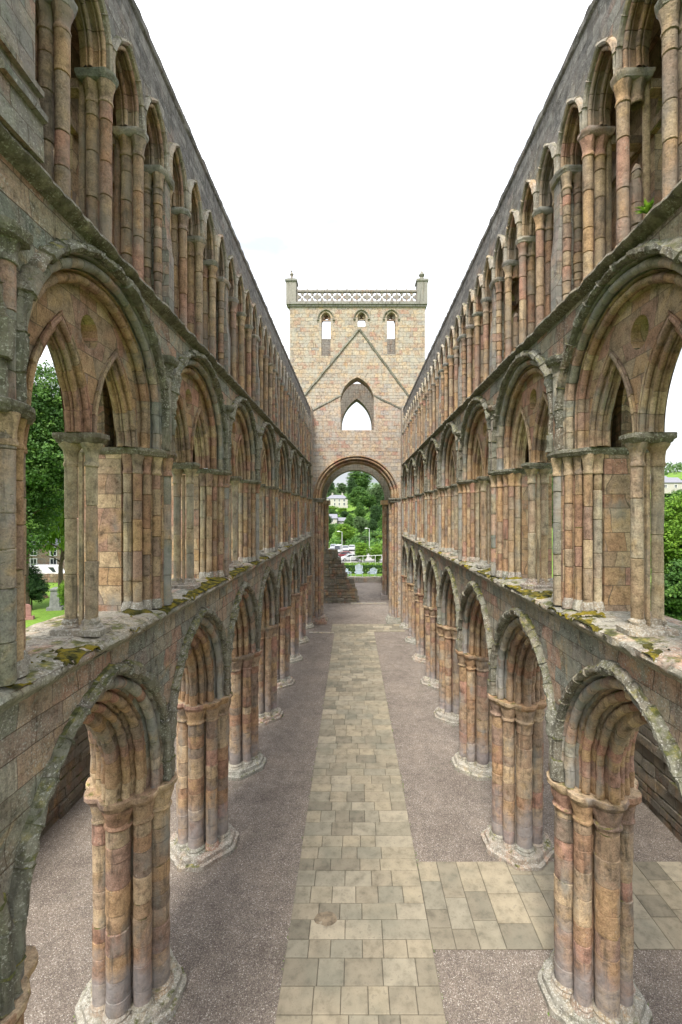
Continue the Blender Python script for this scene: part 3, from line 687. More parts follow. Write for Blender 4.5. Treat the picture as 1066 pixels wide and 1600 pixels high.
# broad buttress pilaster at the near left of the clerestory
g = G(); prs = [(STR+0.1,3.90),(14.82,3.90),(14.83,3.84),(14.90,3.84),(15.02,3.94),(15.12,3.95),(15.13,3.89),(15.20,3.89),(15.34,4.0),(TOP-0.4,4.0)]
g.loft([[(d-DC,-0.34,z),(4.12-DC,-0.34,z),(4.12-DC,0.34,z),(d-DC,0.34,z)] for z, d in prs]); g.rough(0.015, 3, 4)
obj('buttress_pilaster', g.mesh('buttress_pilaster', M['clere'], 30), WL, (0, -(P0+B-YC), 0))

# ------------------------------------------------------------------ crossing tower
TY, TT = 40.8, 1.5; TX0, TX1 = -6.1, 6.22; TB = 53.6; TZ = 29.0
T = thing('tower', 'tall square crossing tower with round arch and pierced parapet at the end of the nave', 'tower', (0, TY, 0))
def xz_swap(g):   # wall built in (d, y, z) -> (x=y, y=d)
    g.V = [(v[1], v[0], v[2]) for v in g.V]; return g
def op(a, h, zs, yc, zb, stilt=0, n=12): return (arch_pts(a, h, zs, stilt, yc, n), zb)
XC = -0.05
def multi_plate(g, x0, x1, bands, d0, d1, **kw):
    for z0, z1, ops in bands: plate(g, x0, x1, z0, z1, d0, d1, ops, **kw)
g = G()
def shoulder(xc, a, zb, zt):   # window under a small arched head: plain opening plus head hole made by a pointed arch
    return (arch_pts(a, a*1.25, zt-a*1.25, yc=xc, n=7), zb)
def PZ(py, Y=TY): return CZ-(py-800)*Y/F
def PX(px, Y=TY): return CX+(px-555)*Y/F
wl = [(501.5,517.5,556,487.5), (558.2,572,510,487.5), (604.3,619,553,487.5)]
bel = [shoulder((PX(a)+PX(b))/2, (PX(b)-PX(a))/2, PZ(zb), PZ(zt)) for a, b, zb, zt in wl]
big = op(1.56, PZ(589)-20.2, 20.2, PX(558.3), PZ(672))
multi_plate(g, TX0, TX1, [(0, 16.5, [op(3.8, 3.8, 11.4, XC, 0, n=24)]), (16.5, 23.5, [big]), (23.5, TZ, bel)], 0, TT, ends=True)
xz_swap(g); body = obj('west_wall', g.mesh('tower_west_wall', M['tower'], 0), T)
# dressed frames and hoods of the tower windows
def framed(xc, a, h, zs, zb, name='window', hood=True, depth=0.0, head=False):
    g = G(); rnd = random.Random(int(xc*10))
    pr = [(0.0,-0.012),(0.14,-0.012)] ; pr = [(0.16,0.0),(0.15,-0.02),(-0.01,-0.02),(-0.02,0.02),(-0.05,0.10),(-0.05,0.5)]
    arch_sweep(g, pr, a, h, zs, yc=xc, block=0.35, rnd=rnd, jit=0.008)
    for sg in (-1,1):
        n = max(1, int((zs-zb)/0.35)); 
        for k in range(n):
            z0 = zb+(zs-zb)*k/n; z1 = zb+(zs-zb)*(k+1)/n; t = rnd.random()
            x_in = xc+sg*(a-0.05); x_out = xc+sg*(a+(0.16 if k % 2 else 0.30))
            g.V += []; g.box(-0.012, 0.5, min(x_in,x_out), max(x_in,x_out), z0+0.004, z1-0.004, t)
    if head:
        # solid head pierced by a small trefoil: three thin cusps
        zb2 = zs+0.06
        for sg in (-1,1):
            g.loft([[(0.25,xc+sg*(a-0.04),z),(0.42,xc+sg*(a-0.04),z),(0.42,xc+sg*w_,z),(0.25,xc+sg*w_,z)] for z, w_ in ((zb2-0.1,a*0.9),(zb2,a*0.35),(zb2+0.1,a*0.2),(zb2+0.14,a*0.45),(zb2+0.28,a*0.45),(zb2+0.36,a*0.15),(zb2+0.46,a*0.04))], t=0.4)
        g.box(0.25,0.42,xc-a+0.03,xc+a-0.03,zb2-0.18,zb2-0.1)
    xz_swap(g); g.rough(0.012, 3); f = obj(name, g.mesh('tower_window_frame', M['tframe']), T)
    if hood:
        g = G(); arch_sweep(g, [(0.17,0.0),(0.17,-0.08),(0.23,-0.14),(0.30,-0.10),(0.32,0.0)], a, h, zs-0.05, yc=xc, block=0.5, rnd=rnd)
        for sg in (-1,1): g.box(-0.12,0.0,xc+sg*(a+0.25)-0.1,xc+sg*(a+0.25)+0.1,zs-0.17,zs-0.05)
        xz_swap(g); g.rough(0.015, 4); obj('hood_mould', g.mesh('tower_window_hood', M['hood']), f)
for (pts, zb) in bel:
    a = (pts[-1][0]-pts[0][0])/2; framed((pts[-1][0]+pts[0][0])/2, a, a*1.25, pts[0][1], zb, head=True)
framed(PX(558.3), 1.56, PZ(589)-20.2, 20.2, PZ(672), name='great_window', hood=False)
# crossing arch
g = G(); half = [(0.12,-0.03),(0.10,-0.10),(0.02,-0.10),(0.0,0.0)]+roll(-0.26,0.0,0.10)+roll(-0.52,0.26,0.10)+[(-0.55,0.6),(-0.55,TT+0.01)]
arch_sweep(g, half, 3.8, 3.8, 11.4, yc=XC, block=0.42, rnd=random.Random(8)); xz_swap(g); g.rough(0.015, 2)
obj('crossing_arch', g.mesh('crossing_arch', M['dressed']), T)
for sg in (-1,1):
    nm = 'crossing_pier'; rnd = random.Random(20+sg)
    g = G(); xi = XC+sg*3.25
    rows = [(3.80,0.0),(3.52,0.02),(3.52,0.30),(3.26,0.32),(3.26,TT+0.02)]
    g.grid([[(XC+sg*a_, d, z) for a_, d in rows] for z in (0, 11.2)]); pr = obj(nm, g.mesh('crossing_pier', M['reveal'], 0), T)
    for a_, d, r in ((3.62,0.02,0.13),(3.38,0.22,0.13),(3.24,0.75,0.22)):
        g = G(); drum_shaft(g, XC+sg*a_, d, r, 0.5, 11.0, rnd, dh=0.4, n=14); g.rough(0.01, 3); obj('shaft', g.mesh('crossing_shaft', M['pier']), pr)
    g = G(); a0, a1 = sorted((XC+sg*3.08, XC+sg*3.95)); 
    for z0, z1, e in ((11.05,11.2,0.0),(11.2,11.3,0.06),(11.3,11.42,0.12)): g.box(a0-e, a1+e, -0.02-e, TT+e*0.3, z0, z1, 0.4)
    g.rough(0.01, 4); obj('impost', g.mesh('crossing_impost', M['hood']), pr)
    g = G(); a0, a1 = sorted((XC+sg*2.95, XC+sg*4.6))
    for z0, z1, e in ((0,0.22,0.30),(0.22,0.4,0.16),(0.4,0.55,0.06)): g.box(a0-e*0.6, a1+e, -0.1-e, 1.2+e, z0, z1, 0.4)
    g.rough(0.03, 3); obj('plinth', g.mesh('crossing_plinth', M['plinth'], 30), pr)
# jamb between nave walls and tower
for sg in (-1,1):
    g = G(); x0, x1 = sorted((sg*4.0, sg*5.5)); g.box(x0, x1, 39.4-TY, -0.003, 0, TOP+0.25); g.rough(0.0, 1)
    obj('abutment', g.mesh('tower_abutment', M['tower'], 0), T)
# side and rear walls
g = G(); D1 = TB-TY
plate(g, TT, D1-TT, 0, TZ, TX0, TX0+TT, [op(3.0,3.2,11.4,D1/2,0)]); obj('north_wall', g.mesh('tower_side_wall', M['tower'], 0), T)
g = G(); plate(g, TT, D1-TT, 0, TZ, TX1-TT, TX1, [op(3.0,3.2,11.4,D1/2,0)]); obj('south_wall', g.mesh('tower_side_wall', M['tower'], 0), T)
g = G(); e1 = (arch_pts(1.75, PZ(626,53)-20.2, 20.2, yc=PX(557.5,53), n=10), 16.6)
multi_plate(g, TX0, TX1, [(0,16.0,[op(3.45,3.45,11.6,-0.1,0,n=20)]), (16.0,24.2,[e1]), (24.2,TZ,[op(0.9,1.2,26.0,PX(558,53),PZ(603,53)),op(0.5,0.9,27.2,-3.5,25.2),op(0.5,0.9,27.2,3.6,25.2)]), (TZ,30.3,[])], D1-TT, D1, ends=True)
xz_swap(g); obj('east_wall', g.mesh('tower_east_wall', M['teast'], 0), T)
for sg in (-1,1):
    g = G(); rnd = random.Random(40+sg); x = -0.1+sg*3.38
    for dx, dy, r in ((0,0,0.24),(0.12*sg,-0.3,0.15),(0.12*sg,0.35,0.15)): drum_shaft(g, x+dx, D1-TT+0.3+dy, r, 0.3, 11.0, rnd, n=14)
    g.box(x-0.4, x+0.4, D1-TT-0.25, D1, 11.0, 11.5, 0.3); g.box(x-0.4, x+0.4, D1-TT-0.3, D1+0.1, 0, 0.5, 0.3)
    g.rough(0.02, 2); obj('east_respond', g.mesh('east_respond', M['pier']), T)
# roof-line scars left by lost nave roofs
g = G()
def scar(p, q, w_=0.16, pr=0.13):
    a, b = Vector((PX(p[0]),0,PZ(p[1]))), Vector((PX(q[0]),0,PZ(q[1]))); u = (b-a).normalized(); nn = Vector((-u.z,0,u.x)); n_ = 22; rws = []
    for k in range(n_+1):
        c = a.lerp(b, k/n_); j = noise.noise(c*1.5)*0.04
        rws.append([tuple(c+nn*(-w_/2)+Vector((0,0.01,0))), tuple(c+nn*(-w_/2+j)+Vector((0,-pr*0.5+j,0))), tuple(c+nn*(w_/2+j)+Vector((0,-pr+j,0))), tuple(c+nn*(w_/2)+Vector((0,0.01,0)))])
    g.grid(rws)
scar((560,515),(476,617)); scar((562,515),(644,626)); scar((533,617),(486,642),0.13,0.08); scar((584,618),(636,643),0.13,0.08)
obj('roof_crease', g.mesh('roof_crease', M['hood'], 30), T)
# belfry stage is slightly set back: string at its foot
g = G(); 
for (x0,x1,y0,y1) in ((TX0-0.12,TX1+0.12,-0.12,0.02),(TX0-0.12,TX0+0.01,0.02,D1),(TX1-0.01,TX1+0.12,0.02,D1)):
    g.box(x0,x1,y0,y1,TZ-0.16,TZ+0.02); 
    g.box(x0-0.08,x1+0.08,y0-0.08 if y0<0 else y0,y1,TZ+0.02,TZ+0.22)
g.rough(0.02,3); obj('cornice', g.mesh('tower_cornice', M['tgrey'], 30), T)
# parapet of quatrefoil openwork
par = obj('parapet', None, T)
xl, xr = PX(464.5), PX(651.5); z0, z1 = TZ+0.22, PZ(453)
def quatre(x0, x1, y, z0, z1, n=12, axis=0):
    g = G(); wd = (x1-x0)/n; bt = 0.10
    def bx(a,b,c,d,th=0.22,t=0.5):
        if axis == 0: g.box(a,b,y-th/2,y+th/2,c,d,t)
        else: g.box(y-th/2,y+th/2,a,b,c,d,t)
    bx(x0,x1,z0,z0+0.14,0.3); bx(x0,x1,z1-0.16,z1,0.3)
    for k in range(n+1): 
        x = x0+k*wd; bx(x-0.055,x+0.055,z0+0.14,z1-0.16,0.2); bx(x-0.07,x+0.07,z1-0.003,z1+0.10,0.2)
        if k < n: bx(x+wd/2-0.06,x+wd/2+0.06,z1-0.003,z1+0.06,0.2)
    for k in range(n):
        cx = x0+(k+.5)*wd; cz = (z0+z1)/2-0.01; hw = wd/2-0.05; hh = (z1-z0)/2-0.15
        th = 0.08
        for ux, uz, A, Bq in ((1,0,hw,hh),(-1,0,hw,hh),(0,1,hh,hw),(0,-1,hh,hw)):
            # cusp growing from the middle of each side toward the centre, leaving four diagonal lobes
            cusp = [(1.0,-0.62),(0.72,-0.30),(0.36,-0.24),(0.20,0.0),(0.36,0.24),(0.72,0.30),(1.0,0.62)]
            P_ = [(cx+ux*A*p+(Bq*q if ux == 0 else 0), cz+uz*A*p+(Bq*q if ux else 0)) for p, q in cusp]
            f = [((p, y-th, q) if axis == 0 else (y-th, p, q)) for p, q in P_]; b_ = [((p, y+th, q) if axis == 0 else (y+th, p, q)) for p, q in P_]
            g.loft([f, b_])
    g.rough(0.01, 5); return g
obj('openwork_panel', quatre(xl, xr, 0.12, z0, z1).mesh('openwork', M['tgrey'], 30), par)
obj('openwork_panel', quatre(0.8, D1-0.8, TX0+0.15, z0, z1, 12, 1).mesh('openwork', M['tgrey'], 30), par)
obj('openwork_panel', quatre(0.8, D1-0.8, TX1-0.15, z0, z1, 12, 1).mesh('openwork', M['tgrey'], 30), par)
for x0, x1, k in ((PX(447.5),PX(463),0),(PX(652),PX(668),1)):
    g = G(); g.box(x0,x1,-0.15,0.85,TZ+0.05,PZ(440),0.4); g.box(x0-0.08,x1+0.08,-0.23,0.93,PZ(440),PZ(437),0.2)
    g.box(x0+0.12,x1-0.12,-0.03,0.73,PZ(437),PZ(435),0.6); g.rough(0.03, 2, k); ob = obj('corner_block', g.mesh('corner_block', M['tgrey'], 30), T)
    g = G(); xm = (x0+x1)/2; zb = PZ(435); t = 0.4
    if k == 0: g.lathe(xm, 0.35, [(0.16,zb),(0.13,zb+0.15),(0.10,zb+0.3),(0.12,zb+0.45),(0.17,zb+0.55),(0.10,zb+0.68),(0.05,zb+0.75),(0.09,zb+0.82),(0.02,zb+0.92)], 10, [t]*12)
    else: g.lathe(xm, 0.35, [(0.24,zb),(0.22,zb+0.12),(0.16,zb+0.25),(0.24,zb+0.38),(0.28,zb+0.48),(0.16,zb+0.62),(0.14,zb+0.70),(0.08,zb+0.82),(0.02,zb+0.88)], 10, [t]*12, lobes=4)
    g.rough(0.04, 5, k); obj('finial', g.mesh('finial', M['tgrey']), ob)

# ------------------------------------------------------------------ ground
def terr(x, y):
    def ss(a, b, t): t = max(0, min(1, (t-a)/(b-a))); return t*t*(3-2*t)
    return -0.03+26*ss(150, 420, y)+30*ss(60, 420, abs(x))*ss(20, 160, y)+35*ss(420, 1100, y)+22*ss(120,500,abs(x))*(1-ss(20,160,y))+(noise.noise(Vector((x/90,y/90,0)))*5*ss(140,300,math.hypot(x,y)))
g = G(); rws = []
def axis(lim, near, n): return [math.copysign(abs(t)**2.4*lim+abs(t)*near, t) for t in [(-1+2*i/n) for i in range(n+1)]]
xs, ys = axis(2500, 60, 90), [y+20 for y in axis(2800, 80, 100)]
g.grid([[(x, y, terr(x, y)) for x in xs] for y in ys]); setp(obj('ground', g.mesh('ground', M['grass'], 80)), kind='structure')
g = G(); g.quad((-9.95,-3,0),(9.95,-3,0),(9.95,64.6,0),(-9.95,64.6,0)); setp(obj('gravel_floor', g.mesh('gravel_floor', M['gravel'], 0)), kind='structure')
def slabs(name, rows, along='x', seed=1, zt=0.03):
    """rows: list of (v0, v1, u0, u1); splits each row into flagstones"""
    rnd = random.Random(seed); g = G()
    for v0, v1, u0, u1 in rows:
        u = u0; 
        while u < u1-1e-3:
            w_ = rnd.uniform(0.42, 0.92); ue = u+w_
            if u1-ue < 0.4: ue = u1
            t = rnd.random()
            gp = 0.007; zz = zt+rnd.uniform(-0.004,0.004); b_ = 0.012
            a0,a1,b0,b1 = u+gp,ue-gp,v0+gp,v1-gp
            ring = lambda e, z: [(a0+e,b0+e,z),(a1-e,b0+e,z),(a1-e,b1-e,z),(a0+e,b1-e,z)]
            R = [ring(0,0.006),ring(0,zz-0.008),ring(b_,zz)]
            if along == 'y': R = [[(p[1],p[0],p[2]) for p in r] for r in R]
            g.grid(R, [t]*3, closed=True); g.poly(R[-1], t)
            u = ue
    g.rough(0.004, 1.5, seed)
    me = g.mesh(name, M['paving'], 20); return me
rnd = random.Random(5); rows = []; y = 4.0
while y < 37.9:
    h = rnd.uniform(0.42, 0.62); f = (y-9)/31
    rows.append((y, min(y+h, 37.9), -1.74-0.16*f, 1.66-0.22*f)); y += h
g = G(); g.poly([(-1.70,4,0.005),(1.62,4,0.005),(1.42,37.9,0.005),(-1.86,37.9,0.005)])
g.quad((-2.2,37.9,0.005),(4.1,37.9,0.005),(4.1,40.6,0.005),(-2.2,40.6,0.005)); g.quad((1.63,10.38,0.009),(9.8,10.38,0.009),(9.8,12.97,0.009),(1.63,12.97,0.009))
setp(obj('path_bed', g.mesh('path_bed', M['joint'], 0)), kind='structure')
setp(obj('nave_path', slabs('nave_path', rows, 'x', 3)), kind='structure')
rows = []; x = 1.648
while x < 9.8:
    h = rnd.uniform(0.55, 0.85); rows.append((x, min(x+h, 9.85), 10.37+0.0*x, 12.98)); x += h
setp(obj('side_path', slabs('side_path', rows, 'y', 4)), kind='structure')
rows = []; y = 37.93
while y < 40.5: h = rnd.uniform(0.55,0.7); rows.append((y, min(y+h,40.6), -2.2, 4.1)); y += h
setp(obj('cross_path', slabs('cross_path', rows, 'x', 9)), kind='structure')
g = G(); g.box(-4.0,-1.9,37.4,37.75,0,0.05); g.box(-0.6,3.3,49.3,49.7,0,0.10); g.rough(0.03,2)
setp(obj('stone_kerb', g.mesh('stone_kerb', M['plinth'], 30)), kind='structure')
# lost grave slab in the path
g = G(); g.lathe(-0.88, 11.15, [(0.30,0.02),(0.27,0.039),(0.2,0.041),(0.02,0.040)], 24, [0.0,0.0,0.0]); g.V = [(x, 11.15+(y-11.15)*0.7, z) for x,y,z in g.V]; g.rough(0.02,6); g.V=[(x,y,max(z,0.037) if z>0.03 else z) for x,y,z in g.V]
setp(obj('path_hollow', g.mesh('path_hollow', flat('damp_earth', (0.16,0.125,0.085), 0.9, 0.5, 6), 0)), kind='structure')

# ------------------------------------------------------------------ aisle walls, ruined wall, low wall
def rough_wall(name, x0, x1, y0, y1, topf, mat, seed, n=60, step=0.25):
    """a solid wall with an uneven top; long axis is the longer side"""
    g = G(); lx = (x1-x0) > (y1-y0); L = (x1-x0) if lx else (y1-y0); n = max(8, int(L/step)); nz_ = 12
    rws = []
    for i in range(n+1):
        t = i/n; H = topf(t); u = (x0 if lx else y0)+L*t; ring = []
        a, b = (y0, y1) if lx else (x0, x1)
        prof = [(a, H*k/nz_) for k in range(nz_+1)]+[(a+(b-a)*.33, H+noise.noise(Vector((u*2,1,seed)))*0.1),(a+(b-a)*.66, H+noise.noise(Vector((u*2,4,seed)))*0.1)]+[(b, H*k/nz_) for k in range(nz_,-1,-1)]
        rws.append([((u, p, z) if lx else (p, u, z)) for p, z in prof])
    g.grid(rws); g.poly(rws[0]); g.poly(rws[-1][::-1]); g.rough(0.06, 1.6, seed, 0.04)
    return g.mesh(name, mat, 30)
def block_wall(x0, x1, y0, y1, topf, mat, seed, ch=0.36, bl=(0.4,0.95), jit=0.05):
    rnd = random.Random(seed); g = G(); lx = (x1-x0) > (y1-y0); a0, a1 = (x0, x1) if lx else (y0, y1); b0, b1 = (y0, y1) if lx else (x0, x1)
    z = -0.1
    while z < 12:
        h = ch*rnd.uniform(0.7,1.25); u = a0+rnd.uniform(-0.3,0); any_ = False
        while u < a1:
            w_ = rnd.uniform(*bl); um = min(max(u+w_/2, a0), a1)
            if topf((um-a0)/(a1-a0)) > z+h*0.5:
                any_ = True; j0, j1 = rnd.uniform(-jit,jit), rnd.uniform(-jit,jit); e = 0.03
                p = [(u+0.012, b0+j0), (u+w_-0.012, b0+j0), (u+w_-0.012, b1+j1), (u+0.012, b1+j1)]
                def rr(zz, k): 
                    cu, cb = u+w_/2, (b0+b1)/2
                    q = [(cu+(a-cu)*(1-k/w_*2), cb+(b-cb)*(1-k/(b1-b0)*2)) for a, b in p]
                    return [((a,b,zz) if lx else (b,a,zz)) for a, b in q]
                g.loft([rr(z+0.01,e),rr(z+0.04,0),rr(z+h-0.04,0),rr(z+h-0.005,e)], t=rnd.random())
            u += w_
        z += h
        if not any_: break
    # packed core behind the face stones
    N_ = 60
    for i in range(N_):
        t0, t1 = i/N_, (i+1)/N_; H = min(topf(t0+1e-4), topf(t1-1e-4), topf((t0+t1)/2))-0.3
        if H > 0.1:
            ua, ub = a0+(a1-a0)*t0, a0+(a1-a0)*t1
            if lx: g.box(ua,ub,b0+jit+0.03,b1-jit-0.03,-0.1,H,0.5)
            else: g.box(b0+jit+0.03,b1-jit-0.03,ua,ub,-0.1,H,0.5)
    g.rough(0.035, 2.6, seed, 0.03); return g.mesh('wall', mat, 30)
def tl(t): return 4.3+0.9*noise.noise(Vector((t*14,0,1)))+(0.35 if int(t*37)%3 else 0)
def tr_(t): return 5.0+0.7*noise.noise(Vector((t*11,0,6)))+(0.3 if int(t*31)%2 else 0)
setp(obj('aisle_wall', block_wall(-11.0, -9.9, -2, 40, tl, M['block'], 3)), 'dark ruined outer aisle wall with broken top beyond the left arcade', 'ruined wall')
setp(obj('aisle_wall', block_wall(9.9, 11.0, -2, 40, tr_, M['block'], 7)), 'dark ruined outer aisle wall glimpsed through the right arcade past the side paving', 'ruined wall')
pts = [(490,6.6),(509,6.3),(512,5.75),(526,5.35),(529,4.95),(534,4.45),(537,4.0),(540,3.4),(542,3.0),(545,2.55),(552,2.1),(555,1.55),(558,1.3)]
def rw(t):
    px = 497+60.2*t
    for a, b in zip(pts, pts[1:]):
        if px <= b[0]: return a[1]+0.05*(int(px*1.7) % 2)
    return 0.3
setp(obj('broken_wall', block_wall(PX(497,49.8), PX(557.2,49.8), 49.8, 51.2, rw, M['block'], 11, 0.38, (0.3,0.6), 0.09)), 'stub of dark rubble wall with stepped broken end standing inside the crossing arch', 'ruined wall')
setp(obj('low_wall', rough_wall('low_wall', -3.5, 5.5, 64.6, 65.4, lambda t: 0.75+0.03*math.sin(t*20), M['plinth'], 13)), 'long low grey stone wall closing the gravel floor beyond the tower', 'low wall')
# presbytery side walls seen past the east arch
setp(obj('chancel_wall', rough_wall('chancel_wall', 3.6, 4.8, 54.2, 64.4, lambda t: 1.6-0.6*t, M['ruin'], 15)), 'low ruined wall running from the tower to the low wall on the right', 'ruined wall')
setp(obj('chancel_wall', rough_wall('chancel_wall', -5.0, -3.8, 54.2, 64.4, lambda t: 6.3-3.5*t, M['ruin'], 16)), 'ruined wall running on behind the stepped broken stub, left of the gravel', 'ruined wall')

# moss cushions on the gallery ledges
g = G(); st = 0.03
for side in (-1, 1):
    y = 5.0
    while y < 30:
        s2 = st*(1 if y < 14 else 2.2); dd = 3.93
        while dd < 4.75:
            def hgt(a, b_): 
                n_ = noise.noise(Vector((a*1.6+9*side, b_*1.1, 2)))+0.45*noise.noise(Vector((a*6+side, b_*6, 4)))+0.22*noise.noise(Vector((a*17, b_*17+side, 4)))
                return n_+0.10-max(0, (a-4.02))*0.85-(0.25 if b_ > 20 else 0)
            hs = [hgt(a, b_) for a, b_ in ((dd,y),(dd+s2,y),(dd+s2,y+s2),(dd,y+s2))]
            if max(hs) > 0:
                v = []
                for (a, b_), h in zip(((dd,y),(dd+s2,y),(dd+s2,y+s2),(dd,y+s2)), hs):
                    base = LED+0.005+0.13*min(1, max(0,(a-3.9)/0.6)); hh = base-0.02+min(0.075, max(-0.01, h*0.35))+0.018*max(0,noise.noise(Vector((a*40,b_*40,side))))
                    v.append((side*a, b_, hh))
                if side < 0: v = v[::-1]
                g.quad(*v)
            dd += s2
        y += s2
ms = G(); key = {}; # weld shared corners so the cushions are smooth
idx = []
for v in g.V:
    k = (round(v[0],3), round(v[1],3), round(v[2],3))
    if k not in key: key[k] = len(ms.V); ms.V.append(v)
    idx.append(key[k])
for f in g.Fc:
    q_ = tuple(idx[i] for i in f)
    if len(set(q_)) == 4: ms.Fc.append(q_); ms.T.append(0.5); ms.I.append(0)
setp(obj('ledge_moss', ms.mesh('ledge_moss', M['moss'], 0)), 'yellow green and dark moss cushions growing along both gallery ledges', 'moss', kind='stuff')

# ------------------------------------------------------------------ vegetation
def mk_crown(seed, n_cl=260, leaves=26, leaf_sz=0.05, R=(1,1,1), nl=20):
    """crown filling the ellipsoid R: leaf-sized faces in clumps on a cluster of boughs"""
    rnd = random.Random(seed); g = G(); R = Vector(R); m = min(R)
    lobes = []
    for _ in range(nl):
        d = Vector((rnd.gauss(0,1), rnd.gauss(0,1), rnd.gauss(0.15,1))).normalized()*(rnd.uniform(0.25,0.70))
        lobes.append((Vector((d.x*R.x, d.y*R.y, d.z*R.z)), rnd.uniform(0.30,0.46)))
    for _ in range(n_cl):
        c, r = rnd.choice(lobes); d = Vector((rnd.gauss(0,1), rnd.gauss(0,1), rnd.gauss(0.1,1))).normalized()
        rr = r*rnd.choice((1,1,0.93,0.7)); p = c+Vector((d.x*R.x, d.y*R.y, d.z*min(R.z, R.x*1.2)))*rr
        tn = min(1, max(0, rnd.gauss(0.5, 0.24))); cr = m*rnd.uniform(0.06, 0.12)
        for _ in range(leaves):
            q = p+Vector((rnd.gauss(0,1), rnd.gauss(0,1), rnd.gauss(0,0.5)))*cr*0.8
            nn = (Vector((rnd.gauss(0,1), rnd.gauss(0,1), rnd.gauss(0,1)))*0.6+d*0.6+Vector((0,0,0.6))).normalized()
            a = nn.orthogonal().normalized(); b_ = nn.cross(a); th = rnd.uniform(0, 6.28); a, b_ = a*math.cos(th)+b_*math.sin(th), b_*math.cos(th)-a*math.sin(th)
            s_ = leaf_sz*rnd.uniform(0.6,1.4); t = min(1, max(0, tn+rnd.gauss(0,0.12)))
            g.poly([tuple(q-a*s_), tuple(q-b_*s_*0.6), tuple(q+a*s_), tuple(q+b_*s_*0.6)], t)
    return g
CR = {}
def crown_mesh(kind, v, fine):
    k = (kind, v, fine)
    if k not in CR: CR[k] = mk_crown(v*13+fine, *((900, 24, 0.036) if fine else (420, 15, 0.06))).mesh('crown', M[kind], 0)
    return CR[k]
def mk_trunk(H, r, seed, spread):
    rnd = random.Random(seed); g = G()
    g.tube([(0,0,-0.5),(0.05*H*rnd.uniform(-.5,.5),0,H*0.35),(0.04*H*rnd.uniform(-1,1),0.03*H,H*0.7),(0,0,H*1.05)], [r*1.25,r*0.9,r*0.6,r*0.15], 8)
    for k in range(7):
        a = rnd.uniform(0,6.28); z = H*rnd.uniform(0.35,0.8); L = spread*rnd.uniform(0.5,0.85)
        g.tube([(0,0,z),(math.cos(a)*L*0.5,math.sin(a)*L*0.5,z+L*0.35),(math.cos(a)*L,math.sin(a)*L,z+L*0.6)], [r*0.4,r*0.25,r*0.05], 6)
    return g.mesh('trunk', M['bark'])
def tree(name, px0, px1, pt, pb, Y, kind, label, group, v=0, fine=0, zb=None, bush=False):
    cx = PX((px0+px1)/2, Y); rx = (px1-px0)/2*Y/F; z1, z0 = PZ(pt, Y), PZ(pb, Y); gz = terr(cx, Y) if zb is None else zb
    z0 = gz-0.1 if bush else gz+(1.2 if Y > 100 else 2.0)
    cz, rz_ = (z0+z1)/2, (z1-z0)/2
    t = thing(name, label, 'bush' if bush else 'tree', (cx, Y, gz), 0, group)
    if fine == 2: obj('crown', mk_crown(v*7+int(px1), 4200, 26, 0.13, (rx, rx*0.8, rz_), 46).mesh('crown', M[kind], 0), t, (0,0,cz-gz))
    else: obj('crown', crown_mesh(kind, v, fine), t, (0,0,cz-gz), v*1.3+px0, (rx, rx, max(rz_, 0.5)))
    obj('trunk', mk_trunk(max(0.5, cz-gz-0.2*rz_), min(0.5, 0.05*rx+0.05) if not bush else 0.08, int(px0), rx*0.6), t)
    return t
HG = 'trees on the hillside beyond the crossing arch'
tree('tree', 538,584,733,775,350,'leaf_mid','tall broad tree on the hilltop, its crown against the sky in the arch',HG,1,1)
tree('tree', 503,526,750,782,330,'leaf_dark','dark tree at the left of the hilltop above the pale villa',HG,2,1)
tree('tree', 524,546,752,775,380,'leaf_pale','pale distant tree between the dark left tree and the tallest hilltop tree',HG,0,0)
tree('tree', 541,580,762,812,255,'leaf_mid','big mid green tree at the centre of the arch, right of the pale villa',HG,0,1)
tree('tree', 572,604,754,795,280,'leaf_pale','loose pale green tree high on the right of the arch',HG,3,1)
tree('tree', 591,606,745,768,300,'leaf_bright','small bright green tree at the upper right edge of the arch',HG,1,0)
tree('tree', 575,602,788,845,205,'leaf_dark','dark green tree low on the right beside the arch jamb',HG,2,1)
tree('tree', 550,578,806,840,170,'leaf_pale','round pale green tree behind the right lamp post',HG,1,1)
tree('tree', 500,526,811,857,140,'leaf_mid','mid green tree at the lower left under the slate roofs',HG,3,1)
tree('tree', 519,557,817,858,132,'leaf_bright','big rounded bright green tree behind the left lamp post',HG,2,1)
tree('tree', 554,577,836,853,150,'leaf_mid','small green tree between the two lamp posts',HG,0,1)
tree('tree', 587,604,836,856,148,'leaf_bright','small bright tree behind the right end of the large bush',HG,0,1)
tree('bush', 551,578,846,882,90,'leaf_bright','bright green bush left of its twin behind the garden chairs','bushes behind the garden chairs',1,1,bush=True)
tree('bush', 574,602,848,882,91,'leaf_bright','bright green bush at the right against the arch jamb','bushes behind the garden chairs',3,1,bush=True)
tree('bush', 508,530,789,801,262,'leaf_bright','bright bush on the slope left below the pale villa','bushes below the villa',2,0,bush=True)
tree('bush', 526,545,792,806,255,'leaf_bright','bright bush on the slope right below the pale villa','bushes below the villa',0,0,bush=True)
